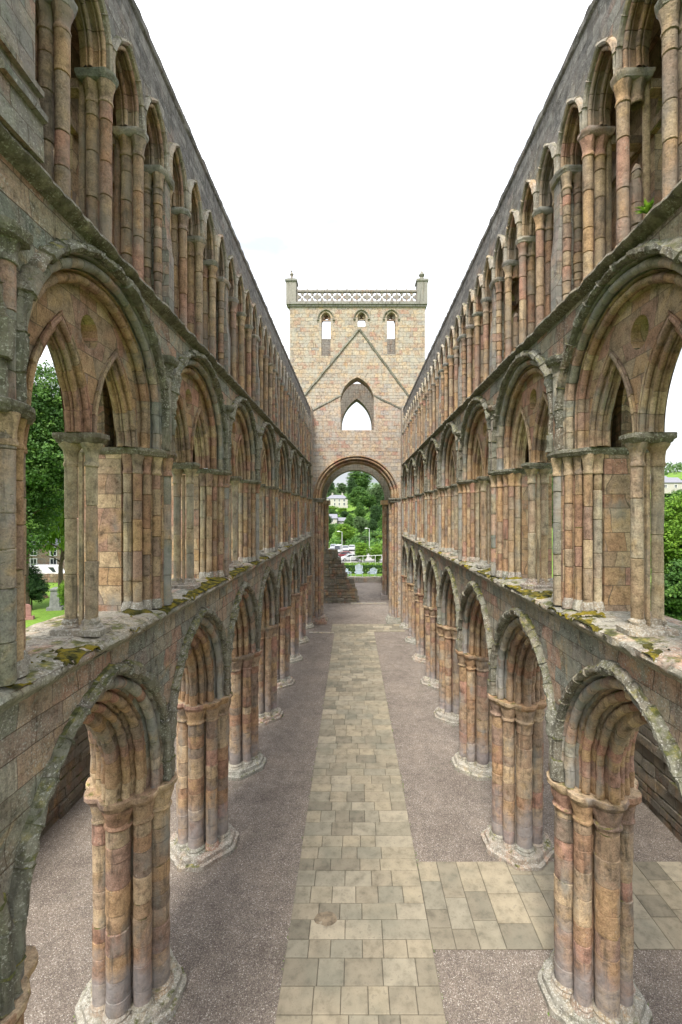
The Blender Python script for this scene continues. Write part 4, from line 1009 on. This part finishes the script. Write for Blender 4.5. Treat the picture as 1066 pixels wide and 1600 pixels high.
more = [(508,530,796,826,235,'leaf_mid','mid green tree behind the white house with the slate roof'),(530,552,798,824,228,'leaf_dark','dark tree right of the small grey outbuilding'),
 (552,572,786,822,222,'leaf_mid','mid green tree low in the centre of the arch above the round pale tree'),(565,590,772,806,262,'leaf_mid','mid green tree between the central tree and the loose pale one'),
 (536,556,805,836,185,'leaf_mid','tree between the bright round tree and the slate roofs'),(572,592,812,846,176,'leaf_dark','dark tree just right of the round pale tree'),
 (590,612,800,840,186,'leaf_mid','mid green tree cut by the right arch jamb'),(590,614,770,808,250,'leaf_dark','dark tree behind the right jamb halfway up the hill'),
 (540,560,748,778,320,'leaf_dark','dark tree right of the villa on the skyline slope'),(512,528,766,778,318,'leaf_pale','pale tree just behind the villa roof'),
 (560,582,838,856,140,'leaf_pale','pale low tree behind the right lamp post foot'),(496,520,800,830,200,'leaf_dark','dark tree left of the white house'),
 (575,600,832,856,152,'leaf_mid','low tree behind the bright bushes at the right'),(528,548,832,852,160,'leaf_dark','dark low tree behind the bright round tree')]
for px0, px1, pt_, pb_, Y_, kd, lb in more: tree('tree', px0, px1, pt_, pb_, Y_, kd, lb, HG, int(px0) % 4, 1)
rnd = random.Random(77)
spots = [('far above the left of the arch',480),('behind the left arch jamb',495),('behind the right arch jamb',612),('beyond the right jamb',630)]
for k, (tx, px) in enumerate(spots): tree('tree', px-16, px+16, 752+k*3, 800, 300+k*15, 'leaf_mid' if k % 2 else 'leaf_dark', 'hillside tree mostly hidden '+tx, HG, k % 4, 0)
g = G(); rnd = random.Random(9)
for _ in range(16000):
    y = rnd.uniform(128, 400); x = rnd.uniform(-0.17, 0.17)*y+rnd.uniform(-8,8); z = terr(x,y)+abs(rnd.gauss(0,1))*0.7*(0.3+0.7*(noise.noise(Vector((x/9,y/9,3)))>-0.1))
    if abs(x-PX(527,288)) < 14 and 262 < y < 300: continue
    s_ = rnd.uniform(0.35,0.9)*(0.6+y/400); n_ = Vector((rnd.gauss(0,1),rnd.gauss(-0.8,1),rnd.gauss(0.8,0.8))).normalized(); a = n_.orthogonal().normalized(); b_ = n_.cross(a)
    p = Vector((x,y,z)); g.poly([tuple(p-a*s_),tuple(p-b_*s_*.7),tuple(p+a*s_),tuple(p+b_*s_*.7)], max(0,min(1,0.5+noise.noise(Vector((x/14,y/14,7)))+rnd.gauss(0,0.15))))
setp(obj('undergrowth', g.mesh('undergrowth', M['leaf_mid'], 0)), 'scrub and undergrowth covering the hillside between the trees', 'undergrowth', kind='stuff')
# a wood in the distance on the hill: one mass
g = G(); rnd = random.Random(3)
for _ in range(9000):
    x = rnd.uniform(-420,520); y = rnd.uniform(390,560); z = terr(x,y)+rnd.uniform(0,10)+4*noise.noise(Vector((x/25,y/25,0)))
    s_ = rnd.uniform(1.2,2.6); th = rnd.uniform(0,6.28); n_ = Vector((rnd.gauss(0,1),rnd.gauss(-0.6,1),rnd.gauss(0.8,0.8))).normalized(); a = n_.orthogonal().normalized(); b_ = n_.cross(a)
    p = Vector((x,y,z)); g.poly([tuple(p-a*s_),tuple(p-b_*s_*.7),tuple(p+a*s_),tuple(p+b_*s_*.7)], rnd.random())
setp(obj('far_wood', g.mesh('far_wood', M['leaf_pale'], 0)), 'far wood along the top of the hill', 'wood', kind='stuff')
# left of the nave, seen through the gallery openings
LG = 'trees beyond the left nave wall'
tree('tree', -60,140,490,905,46,'leaf_mid','tall broad leafy tree filling the nearest left gallery opening',LG,1,2)
tree('tree', -110,30,560,880,62,'leaf_dark','dark tree behind the nearest left gallery pier',LG,2,2)
tree('tree', 40,150,640,872,54,'leaf_bright','bright leafy tree just behind the tall tree in the nearest left gallery opening',LG,0,1)
tree('tree', 95,210,600,850,95,'leaf_dark','far tree behind the gallery column on the left',LG,3,1)
tree('bush', 22,76,888,935,47,'leaf_dark','dark bush on the lawn at the foot of the tall leafy tree','bushes on the churchyard lawn',0,1,bush=True)
tree('bush', 90,122,898,948,46,'leaf_bright','bright bush beside the grey gravestone','bushes on the churchyard lawn',3,1,bush=True)
RG = 'trees beyond the right nave wall'
tree('tree', 1005,1180,768,905,44,'leaf_bright','bright green tree outside the nearest right gallery opening',RG,2,2)
tree('bush', 1020,1150,875,965,38,'leaf_mid','big pale green bush under the bright tree on the right','bushes beyond the right wall',1,2,bush=True)
tree('tree', 840,900,730,900,120,'leaf_mid','tree showing in the second right gallery opening',RG,0,1)
tree('tree', 1028,1080,742,775,210,'leaf_dark','dark distant tree above the white roofs on the right',RG,3,0)
tree('tree', 1040,1085,762,800,150,'leaf_mid','mid green tree just below the white house on the right',RG,2,1)
tree('tree', 990,1040,775,800,190,'leaf_pale','pale distant tree left of the white roofs on the right',RG,1,0)
tree('tree', 1090,1160,735,790,160,'leaf_mid','distant tree right of the white roofs beyond the frame edge',RG,2,0)
g = G(); rnd = random.Random(12)
def tuft(x, y, z, n, h):
    for _ in range(n):
        a = rnd.uniform(0,6.28); L = rnd.uniform(0.3,1)*h*0.6; bx_, by_ = x+rnd.gauss(0,h*0.5), y+rnd.gauss(0,h*0.5); e = (bx_+math.cos(a)*L, by_+math.sin(a)*L, z+rnd.uniform(0.2,0.8)*h)
        w_ = h*0.16; g.poly([(bx_-math.sin(a)*w_,by_+math.cos(a)*w_,z),(bx_+math.sin(a)*w_,by_-math.cos(a)*w_,z),e], rnd.random())
for k in range(150):
    y = rnd.uniform(5,38); f = (y-9)/31; sd_ = rnd.choice((-1,1)); x = (-1.75-0.16*f) if sd_ < 0 else (1.67-0.22*f)
    if rnd.random() < 0.6: y = rnd.choice((9.9,10.3,13.1,17,21,6.2,24))+rnd.gauss(0,0.5); f = (y-9)/31; x = (-1.75-0.16*f) if sd_ < 0 else (1.67-0.22*f)
    tuft(x+rnd.gauss(0,0.012), y, 0.005, rnd.randint(3,9), rnd.uniform(0.02,0.05))
for b in range(9):
    for k in range(26):
        a = rnd.uniform(0,6.28); sd_ = rnd.choice((-1,1)); q_ = min(1.05/max(abs(math.cos(a)),abs(math.sin(a))), 1.33/(abs(math.cos(a))+abs(math.sin(a))))
        tuft(sd_*DC+math.cos(a)*q_, P0+b*B+math.sin(a)*q_, 0.0, 5, rnd.uniform(0.02,0.07))
setp(obj('weeds', g.mesh('weeds', M['leaf_bright'], 0)), 'tiny weeds along the path edges and round the pier bases', 'weeds', kind='stuff')
# fern on the right upper string
g = G(); rnd = random.Random(6)
for k in range(46):
    a = rnd.uniform(0,6.28); L = rnd.uniform(0.05,0.16); e = Vector((math.cos(a)*L-0.03, math.sin(a)*L, rnd.uniform(0.02,0.2))); s_ = Vector((-math.sin(a),math.cos(a),0))*0.02
    m_ = e*0.55+Vector((0,0,0.03)); g.poly([(0,0,0), tuple(m_-s_), tuple(e), tuple(m_+s_)], rnd.random())
setp(obj('fern', g.mesh('fern', M['leaf_bright'], 0), None, (4.0, 6.35, STR+0.12)), 'small bright green fern growing on the upper string course at the right', 'plant')

# ------------------------------------------------------------------ houses
M['render'] = flat('cream_render', (0.42,0.40,0.355), 0.85, 0.12, 3)
M['slate'] = flat('blue_grey_slate', (0.17,0.17,0.20), 0.6, 0.3, 9)
M['dglass'] = flat('dark_window_glass', (0.03,0.035,0.045), 0.08, 0.2, 1, spec=0.6)
M['white'] = flat('white_paint', (0.75,0.75,0.74), 0.5, 0.08, 6)
M['pinkwall'] = stone('pink_rubble_house_wall', TOWER, (0.5,0.25), grey=0.2, dark=0.1, lichen=0.1)
M['black'] = flat('black_rubber', (0.025,0.025,0.027), 0.6, 0.3)
def house(name, label, cx, cy, z, w_, d, h, rh, wall, roof, wins, chim=2, hip=False, rz=0):
    t = thing(name, label, 'house', (cx, cy, z), rz)
    g = G(); g.box(-w_/2,w_/2,-d/2,d/2,-1.5,h)
    if not hip:
        for s_ in (-1,1): g.poly([(s_*w_/2,-d/2,h),(s_*w_/2,d/2,h),(s_*w_/2,0,h+rh)])
    obj('wall', g.mesh('house_wall', wall, 0), t)
    g = G(); o = 0.35; i_ = w_*0.22 if hip else -o*0.2; e = 0.14
    lo = [(-w_/2-o,-d/2-o,h-0.05),(w_/2+o,-d/2-o,h-0.05),(w_/2+o,d/2+o,h-0.05),(-w_/2-o,d/2+o,h-0.05)]
    A, B_ = (-w_/2+i_,0,h+rh),(w_/2-i_,0,h+rh)
    def up(p): return (p[0],p[1],p[2]+e)
    g.quad(lo[0],lo[1],lo[2],lo[3])
    L2 = [up(p) for p in lo]; g.grid([lo, L2], closed=True); A2_, B2_ = up(A), up(B_)
    g.quad(L2[0],L2[1],B2_,A2_); g.quad(L2[2],L2[3],A2_,B2_); g.poly([L2[1],L2[2],B2_]); g.poly([L2[3],L2[0],A2_])
    r = obj('roof', g.mesh('house_roof', roof, 0), t)
    for k in range(chim):
        g = G(); x = (-w_/2+i_+0.6) if k == 0 else (w_/2-i_-0.6); g.box(x-0.5,x+0.5,-0.35,0.35,h+rh*0.5,h+rh+1.1); g.box(x-0.57,x+0.57,-0.42,0.42,h+rh+1.1,h+rh+1.25)
        for q_ in (-0.22,0.22): g.lathe(x+q_,0,[(0.12,h+rh+1.25),(0.10,h+rh+1.6)],8,[0.5])
        obj('chimney', g.mesh('chimney', wall, 0), r)
    for x, z0, ww, wh in wins:
        g = G(); y = -d/2-0.04; f = 0.12
        g.box(x-ww/2-f,x-ww/2,y,y+0.12,z0-f,z0+wh+f); g.box(x+ww/2,x+ww/2+f,y,y+0.12,z0-f,z0+wh+f); g.box(x-ww/2,x+ww/2,y,y+0.12,z0+wh,z0+wh+f); g.box(x-ww/2,x+ww/2,y-0.05,y+0.12,z0-f,z0); g.box(x-ww/2,x+ww/2,y+0.01,y+0.1,z0+wh*0.48,z0+wh*0.52); g.box(x-0.03,x+0.03,y+0.01,y+0.1,z0,z0+wh)
        f_ = obj('window', g.mesh('window_frame', M['white'], 0), t)
        g = G(); g.quad((x-ww/2,y+0.03,z0),(x+ww/2,y+0.03,z0),(x+ww/2,y+0.03,z0+wh),(x-ww/2,y+0.03,z0+wh)); obj('pane', g.mesh('pane', M['dglass'], 0), f_)
    return t
Yh = 288; house('villa', 'pale two-storey villa with hipped slate roof on the hillside left in the arch', PX(527,Yh), Yh+4, PZ(792,Yh), 13.6, 8, 5.4, 2.3, M['render'], M['slate'], [(-5,0.9,1.2,1.7),(-1.6,0.9,1.0,1.7),(1.4,0.9,1.0,1.7),(4.6,0.9,1.3,1.7),(-5,3.5,1.2,1.4),(-1.6,3.5,1,1.4),(1.4,3.5,1,1.4),(4.6,3.5,1.3,1.4)], hip=True)
Yh = 210; house('cottage', 'low white house with blue-grey slate roof below the villa', PX(514,Yh), Yh+3, PZ(818,Yh), 7.5, 6, 2.4, 1.9, M['render'], M['slate'], [(-1.5,0.8,1,1.2),(1.6,0.8,1,1.2)], 1)
Yh = 214; house('outbuilding', 'small grey-roofed outbuilding right of the low white house', PX(533,Yh), Yh+3, PZ(820,Yh), 4.6, 5, 1.8, 1.5, M['tgrey'], M['slate'], [(0,0.6,0.9,0.8)], 0)
Yh = 72; house('stone_house', 'pink stone house with slate roof behind the churchyard, left', -47.5, Yh+2, 0, 9, 8, 5.0, 3.2, M['pinkwall'], M['slate'], [(-2.9,1.2,0.9,1.6),(0.2,1.2,0.9,1.6),(3,1.2,0.9,1.6),(-2.9,3.4,0.9,1.2),(0.2,3.4,0.9,1.2)], 2)
Yh = 180; house('white_cottage', 'white house with grey roof among the distant trees on the right', PX(1050,Yh), Yh+3, PZ(765,Yh), 9, 6, 2.8, 2.2, M['render'], M['slate'], [(-2.5,0.8,1,1.2),(1.6,0.8,1,1.2)], 1)
Yh = 200; house('grey_cottage', 'grey-roofed house just left of the white house on the right hillside', PX(1034,Yh), Yh+3, PZ(760,Yh), 8, 6, 2.6, 2.2, M['tgrey'], M['slate'], [(-2,0.8,1,1.2)], 1)

# ------------------------------------------------------------------ cars
def car(label, x, y, col, rz, van=False):
    paint = flat('car_paint', col, 0.25, 0.03, 2, spec=0.5)
    t = thing('parked_car', label, 'car', (x, y, 0.0), rz, 'cars parked beyond the abbey')
    H = 1.95 if van else 1.45; L = 4.9 if van else 4.2; g = G()
    # cross-sections along the length (x): (x, half width, sill z, shoulder z)
    low = [(-L/2,0.62,0.42,0.62),(-L/2+0.15,0.82,0.28,0.80),(-L/2+0.9,0.88,0.24,0.92),(0,0.90,0.22,0.94),(L/2-0.9,0.88,0.24,0.95),(L/2-0.12,0.80,0.30,0.88),(L/2,0.62,0.45,0.66)]
    rings = [[(a,-w_,z0),(a,-w_*1.02,(z0+z1)/2),(a,-w_*0.93,z1),(a,0,z1+0.03),(a,w_*0.93,z1),(a,w_*1.02,(z0+z1)/2),(a,w_,z0)] for a, w_, z0, z1 in low]
    g.loft(rings); obj('body', g.mesh('car_body', paint, 50), t)
    a0, a1, a2, a3 = (-L/2+0.5,-L/2+0.9,L/2-0.5,L/2-0.15) if van else (-L/2+1.0,-L/2+1.75,L/2-1.1,L/2-0.35)
    g = G(); zb = 0.9; g.loft([[(a0,-.80,zb),(a3,-.80,zb),(a3,.80,zb),(a0,.80,zb)],[(a1,-.64,H-0.06),(a2,-.64,H-0.06),(a2,.64,H-0.06),(a1,.64,H-0.06)]]); obj('windows', g.mesh('car_glass', M['dglass'], 0), t)
    g = G(); g.loft([[(a1-0.06,-.67,H-0.08),(a2+0.06,-.67,H-0.08),(a2+0.06,.67,H-0.08),(a1-0.06,.67,H-0.08)],[(a1+0.1,-.58,H),(a2-0.1,-.58,H),(a2-0.1,.58,H),(a1+0.1,.58,H)]])
    for sg in (-1,1):
        for fx in (a0+0.0, (a0+a3)/2, a3):
            tx = a1 if fx == a0 else a2 if fx == a3 else fx
            g.tube([(fx,sg*0.81,zb),(tx,sg*0.655,H-0.07)], 0.045, 6)
    obj('roof', g.mesh('car_roof', paint, 30), t)
    for sx in (-1,1):
        for sg in (-1,1):
            g = G(); cx_ = sx*(L/2-0.8); ring = lambda r, yy: [(cx_+r*math.cos(2*math.pi*k/18), yy, 0.32+r*math.sin(2*math.pi*k/18)) for k in range(18)]
            g.loft([ring(0.32,sg*0.72),ring(0.32,sg*0.91)]); wo = obj('wheel', g.mesh('tyre', M['black'], 30), t)
            g = G(); g.loft([ring(0.19,sg*0.88),ring(0.17,sg*0.925)]); obj('rim', g.mesh('rim', flat('wheel_rim', (0.5,0.5,0.52), 0.35, 0.1, metal=0.7), 30), wo)
    for sg in (-1,1):
        g = G(); g.box(-L/2-0.01,-L/2+0.13,sg*0.6-0.14,sg*0.6+0.14,0.60,0.74); obj('headlight', g.mesh('headlight', M['white'], 0), t)
for px, py, Y, col, lb, rz, van in [(529,866,112,(0.46,0.47,0.49),'white van at the left end of the back row of parked cars',1.45,True),
     (540,865,116,(0.30,0.31,0.33),'silver car in the middle of the back row of parked cars',1.65,False),
     (550,864,118,(0.40,0.41,0.43),'pale car at the right end of the back row, touching the bush',1.5,False),
     (521,864,121,(0.25,0.27,0.30),'grey car half hidden behind the top of the broken wall',1.6,False),
     (538,876,99,(0.13,0.03,0.035),'dark red car in the front row of parked cars',0.1,False),
     (547,881,93,(0.36,0.37,0.38),'silver car parked nearest, in front of the dark red one',0.25,False)]:
    car(lb, PX(px,Y), Y, col, rz, van)
g = G(); g.quad((-22,88,0.0),(30,88,0.0),(30,126,0.0),(-22,126,0.0)); setp(obj('car_park', g.mesh('car_park', flat('pale_tarmac', (0.24,0.23,0.22), 0.9, 0.15, 1.5), 0)), kind='structure')

# ------------------------------------------------------------------ lamp posts, chairs, railing, hedge, gravestones
M['lampgrey'] = flat('galvanised_steel', (0.42,0.43,0.42), 0.45, 0.1, 5, metal=0.2)
for px, pt, Y, lb in [(534.6,831,108,'left lamp post rising behind the parked cars'),(577.3,826,122,'right lamp post rising behind the bright bushes')]:
    zt = PZ(pt, Y); t = thing('lamp_post', lb, 'street lamp', (PX(px,Y), Y, 0), 0, 'lamp posts by the car park')
    g = G(); g.lathe(0,0,[(0.12,0),(0.12,1.0),(0.09,1.1),(0.07,zt-0.1),(0.05,zt)],10,[0.5]*6); g.tube([(0,0,zt-0.05),(-0.3,0,zt+0.06),(-0.7,0,zt+0.1)],0.04,8); obj('post', g.mesh('post', M['lampgrey']), t)
    g = G(); g.loft([[(-0.5,-.1,zt+0.06),(-0.5,.1,zt+0.06),(-0.5,.1,zt+0.16),(-0.5,-.1,zt+0.16)],[(-0.8,-.16,zt+0.04),(-0.8,.16,zt+0.04),(-0.8,.14,zt+0.22),(-0.8,-.14,zt+0.22)],[(-1.25,-.1,zt+0.06),(-1.25,.1,zt+0.06),(-1.25,.08,zt+0.14),(-1.25,-.08,zt+0.14)]]); obj('lamp_head', g.mesh('lamp_head', M['white'], 30), t)
M['chair'] = flat('pale_blue_white_paint', (0.44,0.50,0.55), 0.55, 0.08, 6)
for k, (px, lb, rz, H) in enumerate([(541.5,'pale slatted garden chair at the left, half hidden by the broken wall',0.5,1.45),(561,'tallest pale slatted garden chair, in the middle, with a fanned back',0.0,2.05),(582,'low pale slatted garden chair at the right',-0.35,1.45)]):
    Y = 70; t = thing('garden_chair', lb, 'chair', (PX(px,Y), Y, 0), rz, 'slatted garden chairs behind the low wall')
    g = G()
    for j in range(6):
        x = -0.47+j*0.188; top = H-abs(j-2.5)*0.13
        g.loft([[(x*0.85-0.07,0.30+0.0,0.45),(x*0.85+0.07,0.30,0.45),(x*0.85+0.07,0.34,0.45),(x*0.85-0.07,0.34,0.45)],[(x*1.15-0.075,0.62,top-0.06),(x*1.15+0.075,0.62,top-0.06),(x*1.15+0.075,0.66,top-0.06),(x*1.15-0.075,0.66,top-0.06)],[(x*1.15-0.02,0.64,top),(x*1.15+0.02,0.64,top),(x*1.15+0.02,0.68,top),(x*1.15-0.02,0.68,top)]])
    g.box(-0.5,0.5,0.36,0.40,0.7,0.8); g.box(-0.55,0.55,0.48,0.52,1.1,1.18); obj('backrest', g.mesh('chair_back', M['chair'], 0), t)
    g = G()
    for j in range(6): g.box(-0.52,0.52,-0.45+j*0.14,-0.34+j*0.14,0.50-j*0.02,0.535-j*0.02)
    obj('seat', g.mesh('chair_seat', M['chair'], 0), t)
    for sg in (-1,1):
        g = G(); g.box(sg*0.60-0.09,sg*0.60+0.09,-0.55,0.42,0.72,0.76); obj('armrest', g.mesh('armrest', M['chair'], 0), t)
        g = G(); g.box(sg*0.56-0.03,sg*0.56+0.03,-0.5,-0.38,0,0.72); obj('leg', g.mesh('chair_leg', M['chair'], 0), t)
        g = G(); g.loft([[(sg*0.54-0.03,0.5,0),(sg*0.54+0.03,0.5,0),(sg*0.54+0.03,0.62,0),(sg*0.54-0.03,0.62,0)],[(sg*0.54-0.03,0.2,0.72),(sg*0.54+0.03,0.2,0.72),(sg*0.54+0.03,0.32,0.72),(sg*0.54-0.03,0.32,0.72)]]); obj('leg', g.mesh('chair_leg', M['chair'], 0), t)
t = thing('railing', 'thin white handrail crossing in front of the bright bushes', 'railing', (PX(555,82), 82, 0))
x0, x1 = PX(548,82)-PX(555,82), PX(606,82)-PX(555,82)
for z0, z1 in ((2.0,2.3),(0.75,0.8)):
    g = G(); g.tube([(x0,0,z0),(x1,0,z1)], 0.035, 8); obj('rail', g.mesh('rail', M['white']), t)
for k in range(4):
    g = G(); x = x0+(x1-x0)*k/3; g.tube([(x,0.0,-0.1),(x,0,2.05+0.1*k)], 0.035, 8); obj('post', g.mesh('rail_post', M['white']), t)
def hedge(x0, x1, y0, y1, z0, z1, n, seed, mat, label, sz=0.09):
    rnd = random.Random(seed); g = G()
    for _ in range(n):
        f = rnd.random(); x = rnd.uniform(x0,x1)
        if f < 0.5: y, z = y0+rnd.gauss(0,0.06), rnd.uniform(z0,z1)
        elif f < 0.85: y, z = rnd.uniform(y0,y1), z1+rnd.gauss(0,0.07)
        else: y, z = rnd.uniform(y0,y1), rnd.uniform(z0,z1)
        n_ = Vector((rnd.gauss(0,1),rnd.gauss(-0.5,1),rnd.gauss(0.5,1))).normalized(); a = n_.orthogonal().normalized(); b_ = n_.cross(a); s_ = sz*rnd.uniform(.6,1.4); p = Vector((x,y,z))
        g.poly([tuple(p-a*s_),tuple(p-b_*s_*.6),tuple(p+a*s_),tuple(p+b_*s_*.6)], rnd.random())
    return setp(obj('hedge', g.mesh('hedge', mat, 0)), label, 'hedge')
hedge(-7,8,74,75.2,0,1.15,9000,1,M['leaf_dark'],'low dark clipped hedge directly behind the garden chairs')
hedge(-12,12,80.5,81.3,0,0.9,7000,2,M['leaf_bright'],'yellow-green strip of hedge behind the dark hedge')
M['gs_grey'] = flat('grey_gravestone', (0.16,0.165,0.155), 0.85, 0.3, 4, bump=0.02); M['gs_pink'] = flat('pink_gravestone', (0.26,0.13,0.115), 0.85, 0.25, 4, bump=0.02)
def grave(px, pb, w_, h, mat, label, rz=0, tall=False):
    Y = CZ*F/(pb-800); t = thing('gravestone', label, 'gravestone', (PX(px,Y), Y, 0), rz, 'gravestones on the churchyard lawn')
    g = G(); n = 12
    if tall: g.loft([[(-w_/2*k,-w_/2*k,z),(w_/2*k,-w_/2*k,z),(w_/2*k,w_/2*k,z),(-w_/2*k,w_/2*k,z)] for z, k in ((0.3,1),(h*0.86,0.82),(h*0.88,1.0),(h*0.94,1.0),(h,0.5))], t=0.5)
    else:
        out_ = [(-w_/2,0.15),(w_/2,0.15),(w_/2,h*0.75)]+[(w_/2*math.cos(rad(a_)), h*0.75+h*0.25*math.sin(rad(a_))) for a_ in range(15,180,15)]+[(-w_/2,h*0.75)]
        g.loft([[(x,-0.08,z) for x,z in out_],[(x,0.08,z) for x,z in out_]])
    g.rough(0.01,3); obj('headstone', g.mesh('headstone', mat, 30), t)
    g = G(); g.box(-w_*0.75,w_*0.75,-w_*0.6 if tall else -0.2,w_*0.6 if tall else 0.2,-0.1,0.3); g.rough(0.01,2); obj('plinth', g.mesh('grave_plinth', mat, 30), t)
grave(88,952,0.95,2.3,M['gs_grey'],'tall grey pillar gravestone on the lawn seen past the left gallery column',0.2,True)
grave(40,968,0.9,1.45,M['gs_pink'],'pink round-topped gravestone beside the nearest left gallery pier',0.3)
g = G(); g.loft([[(math.cos(a/12*6.283)*k*1.0,math.sin(a/12*6.283)*k*0.6,z) for a in range(12)] for z,k in ((0,1),(0.25,0.95),(0.35,0.7))]); g.rough(0.06,3)
setp(obj('table_tomb', g.mesh('table_tomb', M['ruin'], 30), None, (PX(62,53), 53, 0)), 'low broken tomb slab lying on the lawn left of the grey gravestone', 'tomb')
setp(obj('churchyard_wall', rough_wall('churchyard_wall', -62, -38, 64.5, 65.1, lambda t: 1.2, M['ruin'], 21)), 'dark low stone wall at the back of the churchyard lawn', 'low wall')
t = thing('parked_van', 'white van parked in front of the pink stone house', 'van', (PX(78,67.5), 67.5, 0))
g = G(); g.loft([[(-2.4,y,0.4),(2.3,y,0.4),(2.4,y,1.0),(1.6,y*0.95,1.2),(1.1,y*0.9,2.1),(-2.3,y*0.9,2.15),(-2.45,y,1.0)] for y in (-0.95,0.95)]); obj('body', g.mesh('van_body', M['white'], 20), t)
g = G(); g.quad((1.05,-0.965,1.25),(1.55,-0.965,1.25),(1.15,-0.93,1.95),(0.3,-0.93,1.95)); obj('side_window', g.mesh('van_window', M['dglass'], 0), t)
for x in (-1.6,1.5):
    g = G(); g.loft([[(x+0.34*math.cos(k*0.349),y,0.34+0.34*math.sin(k*0.349)) for k in range(18)] for y in (-1.0,-0.75)]); obj('wheel', g.mesh('tyre', M['black'], 30), t)
# distant hill
g = G(); rws = []
for i in range(41):
    x = -900+1800*i/40; h = 70+22*math.sin(i*0.35)+12*noise.noise(Vector((i*0.4,0,0)))
    rws.append([(x,1250,-5),(x,1450,h*0.6),(x,1700,h+30),(x,2100,-5)])
g.grid(rws); setp(obj('far_hill', g.mesh('far_hill', flat('hazy_heath', (0.10,0.14,0.10), 0.95, 0.3, 0.01), 60)), kind='structure')
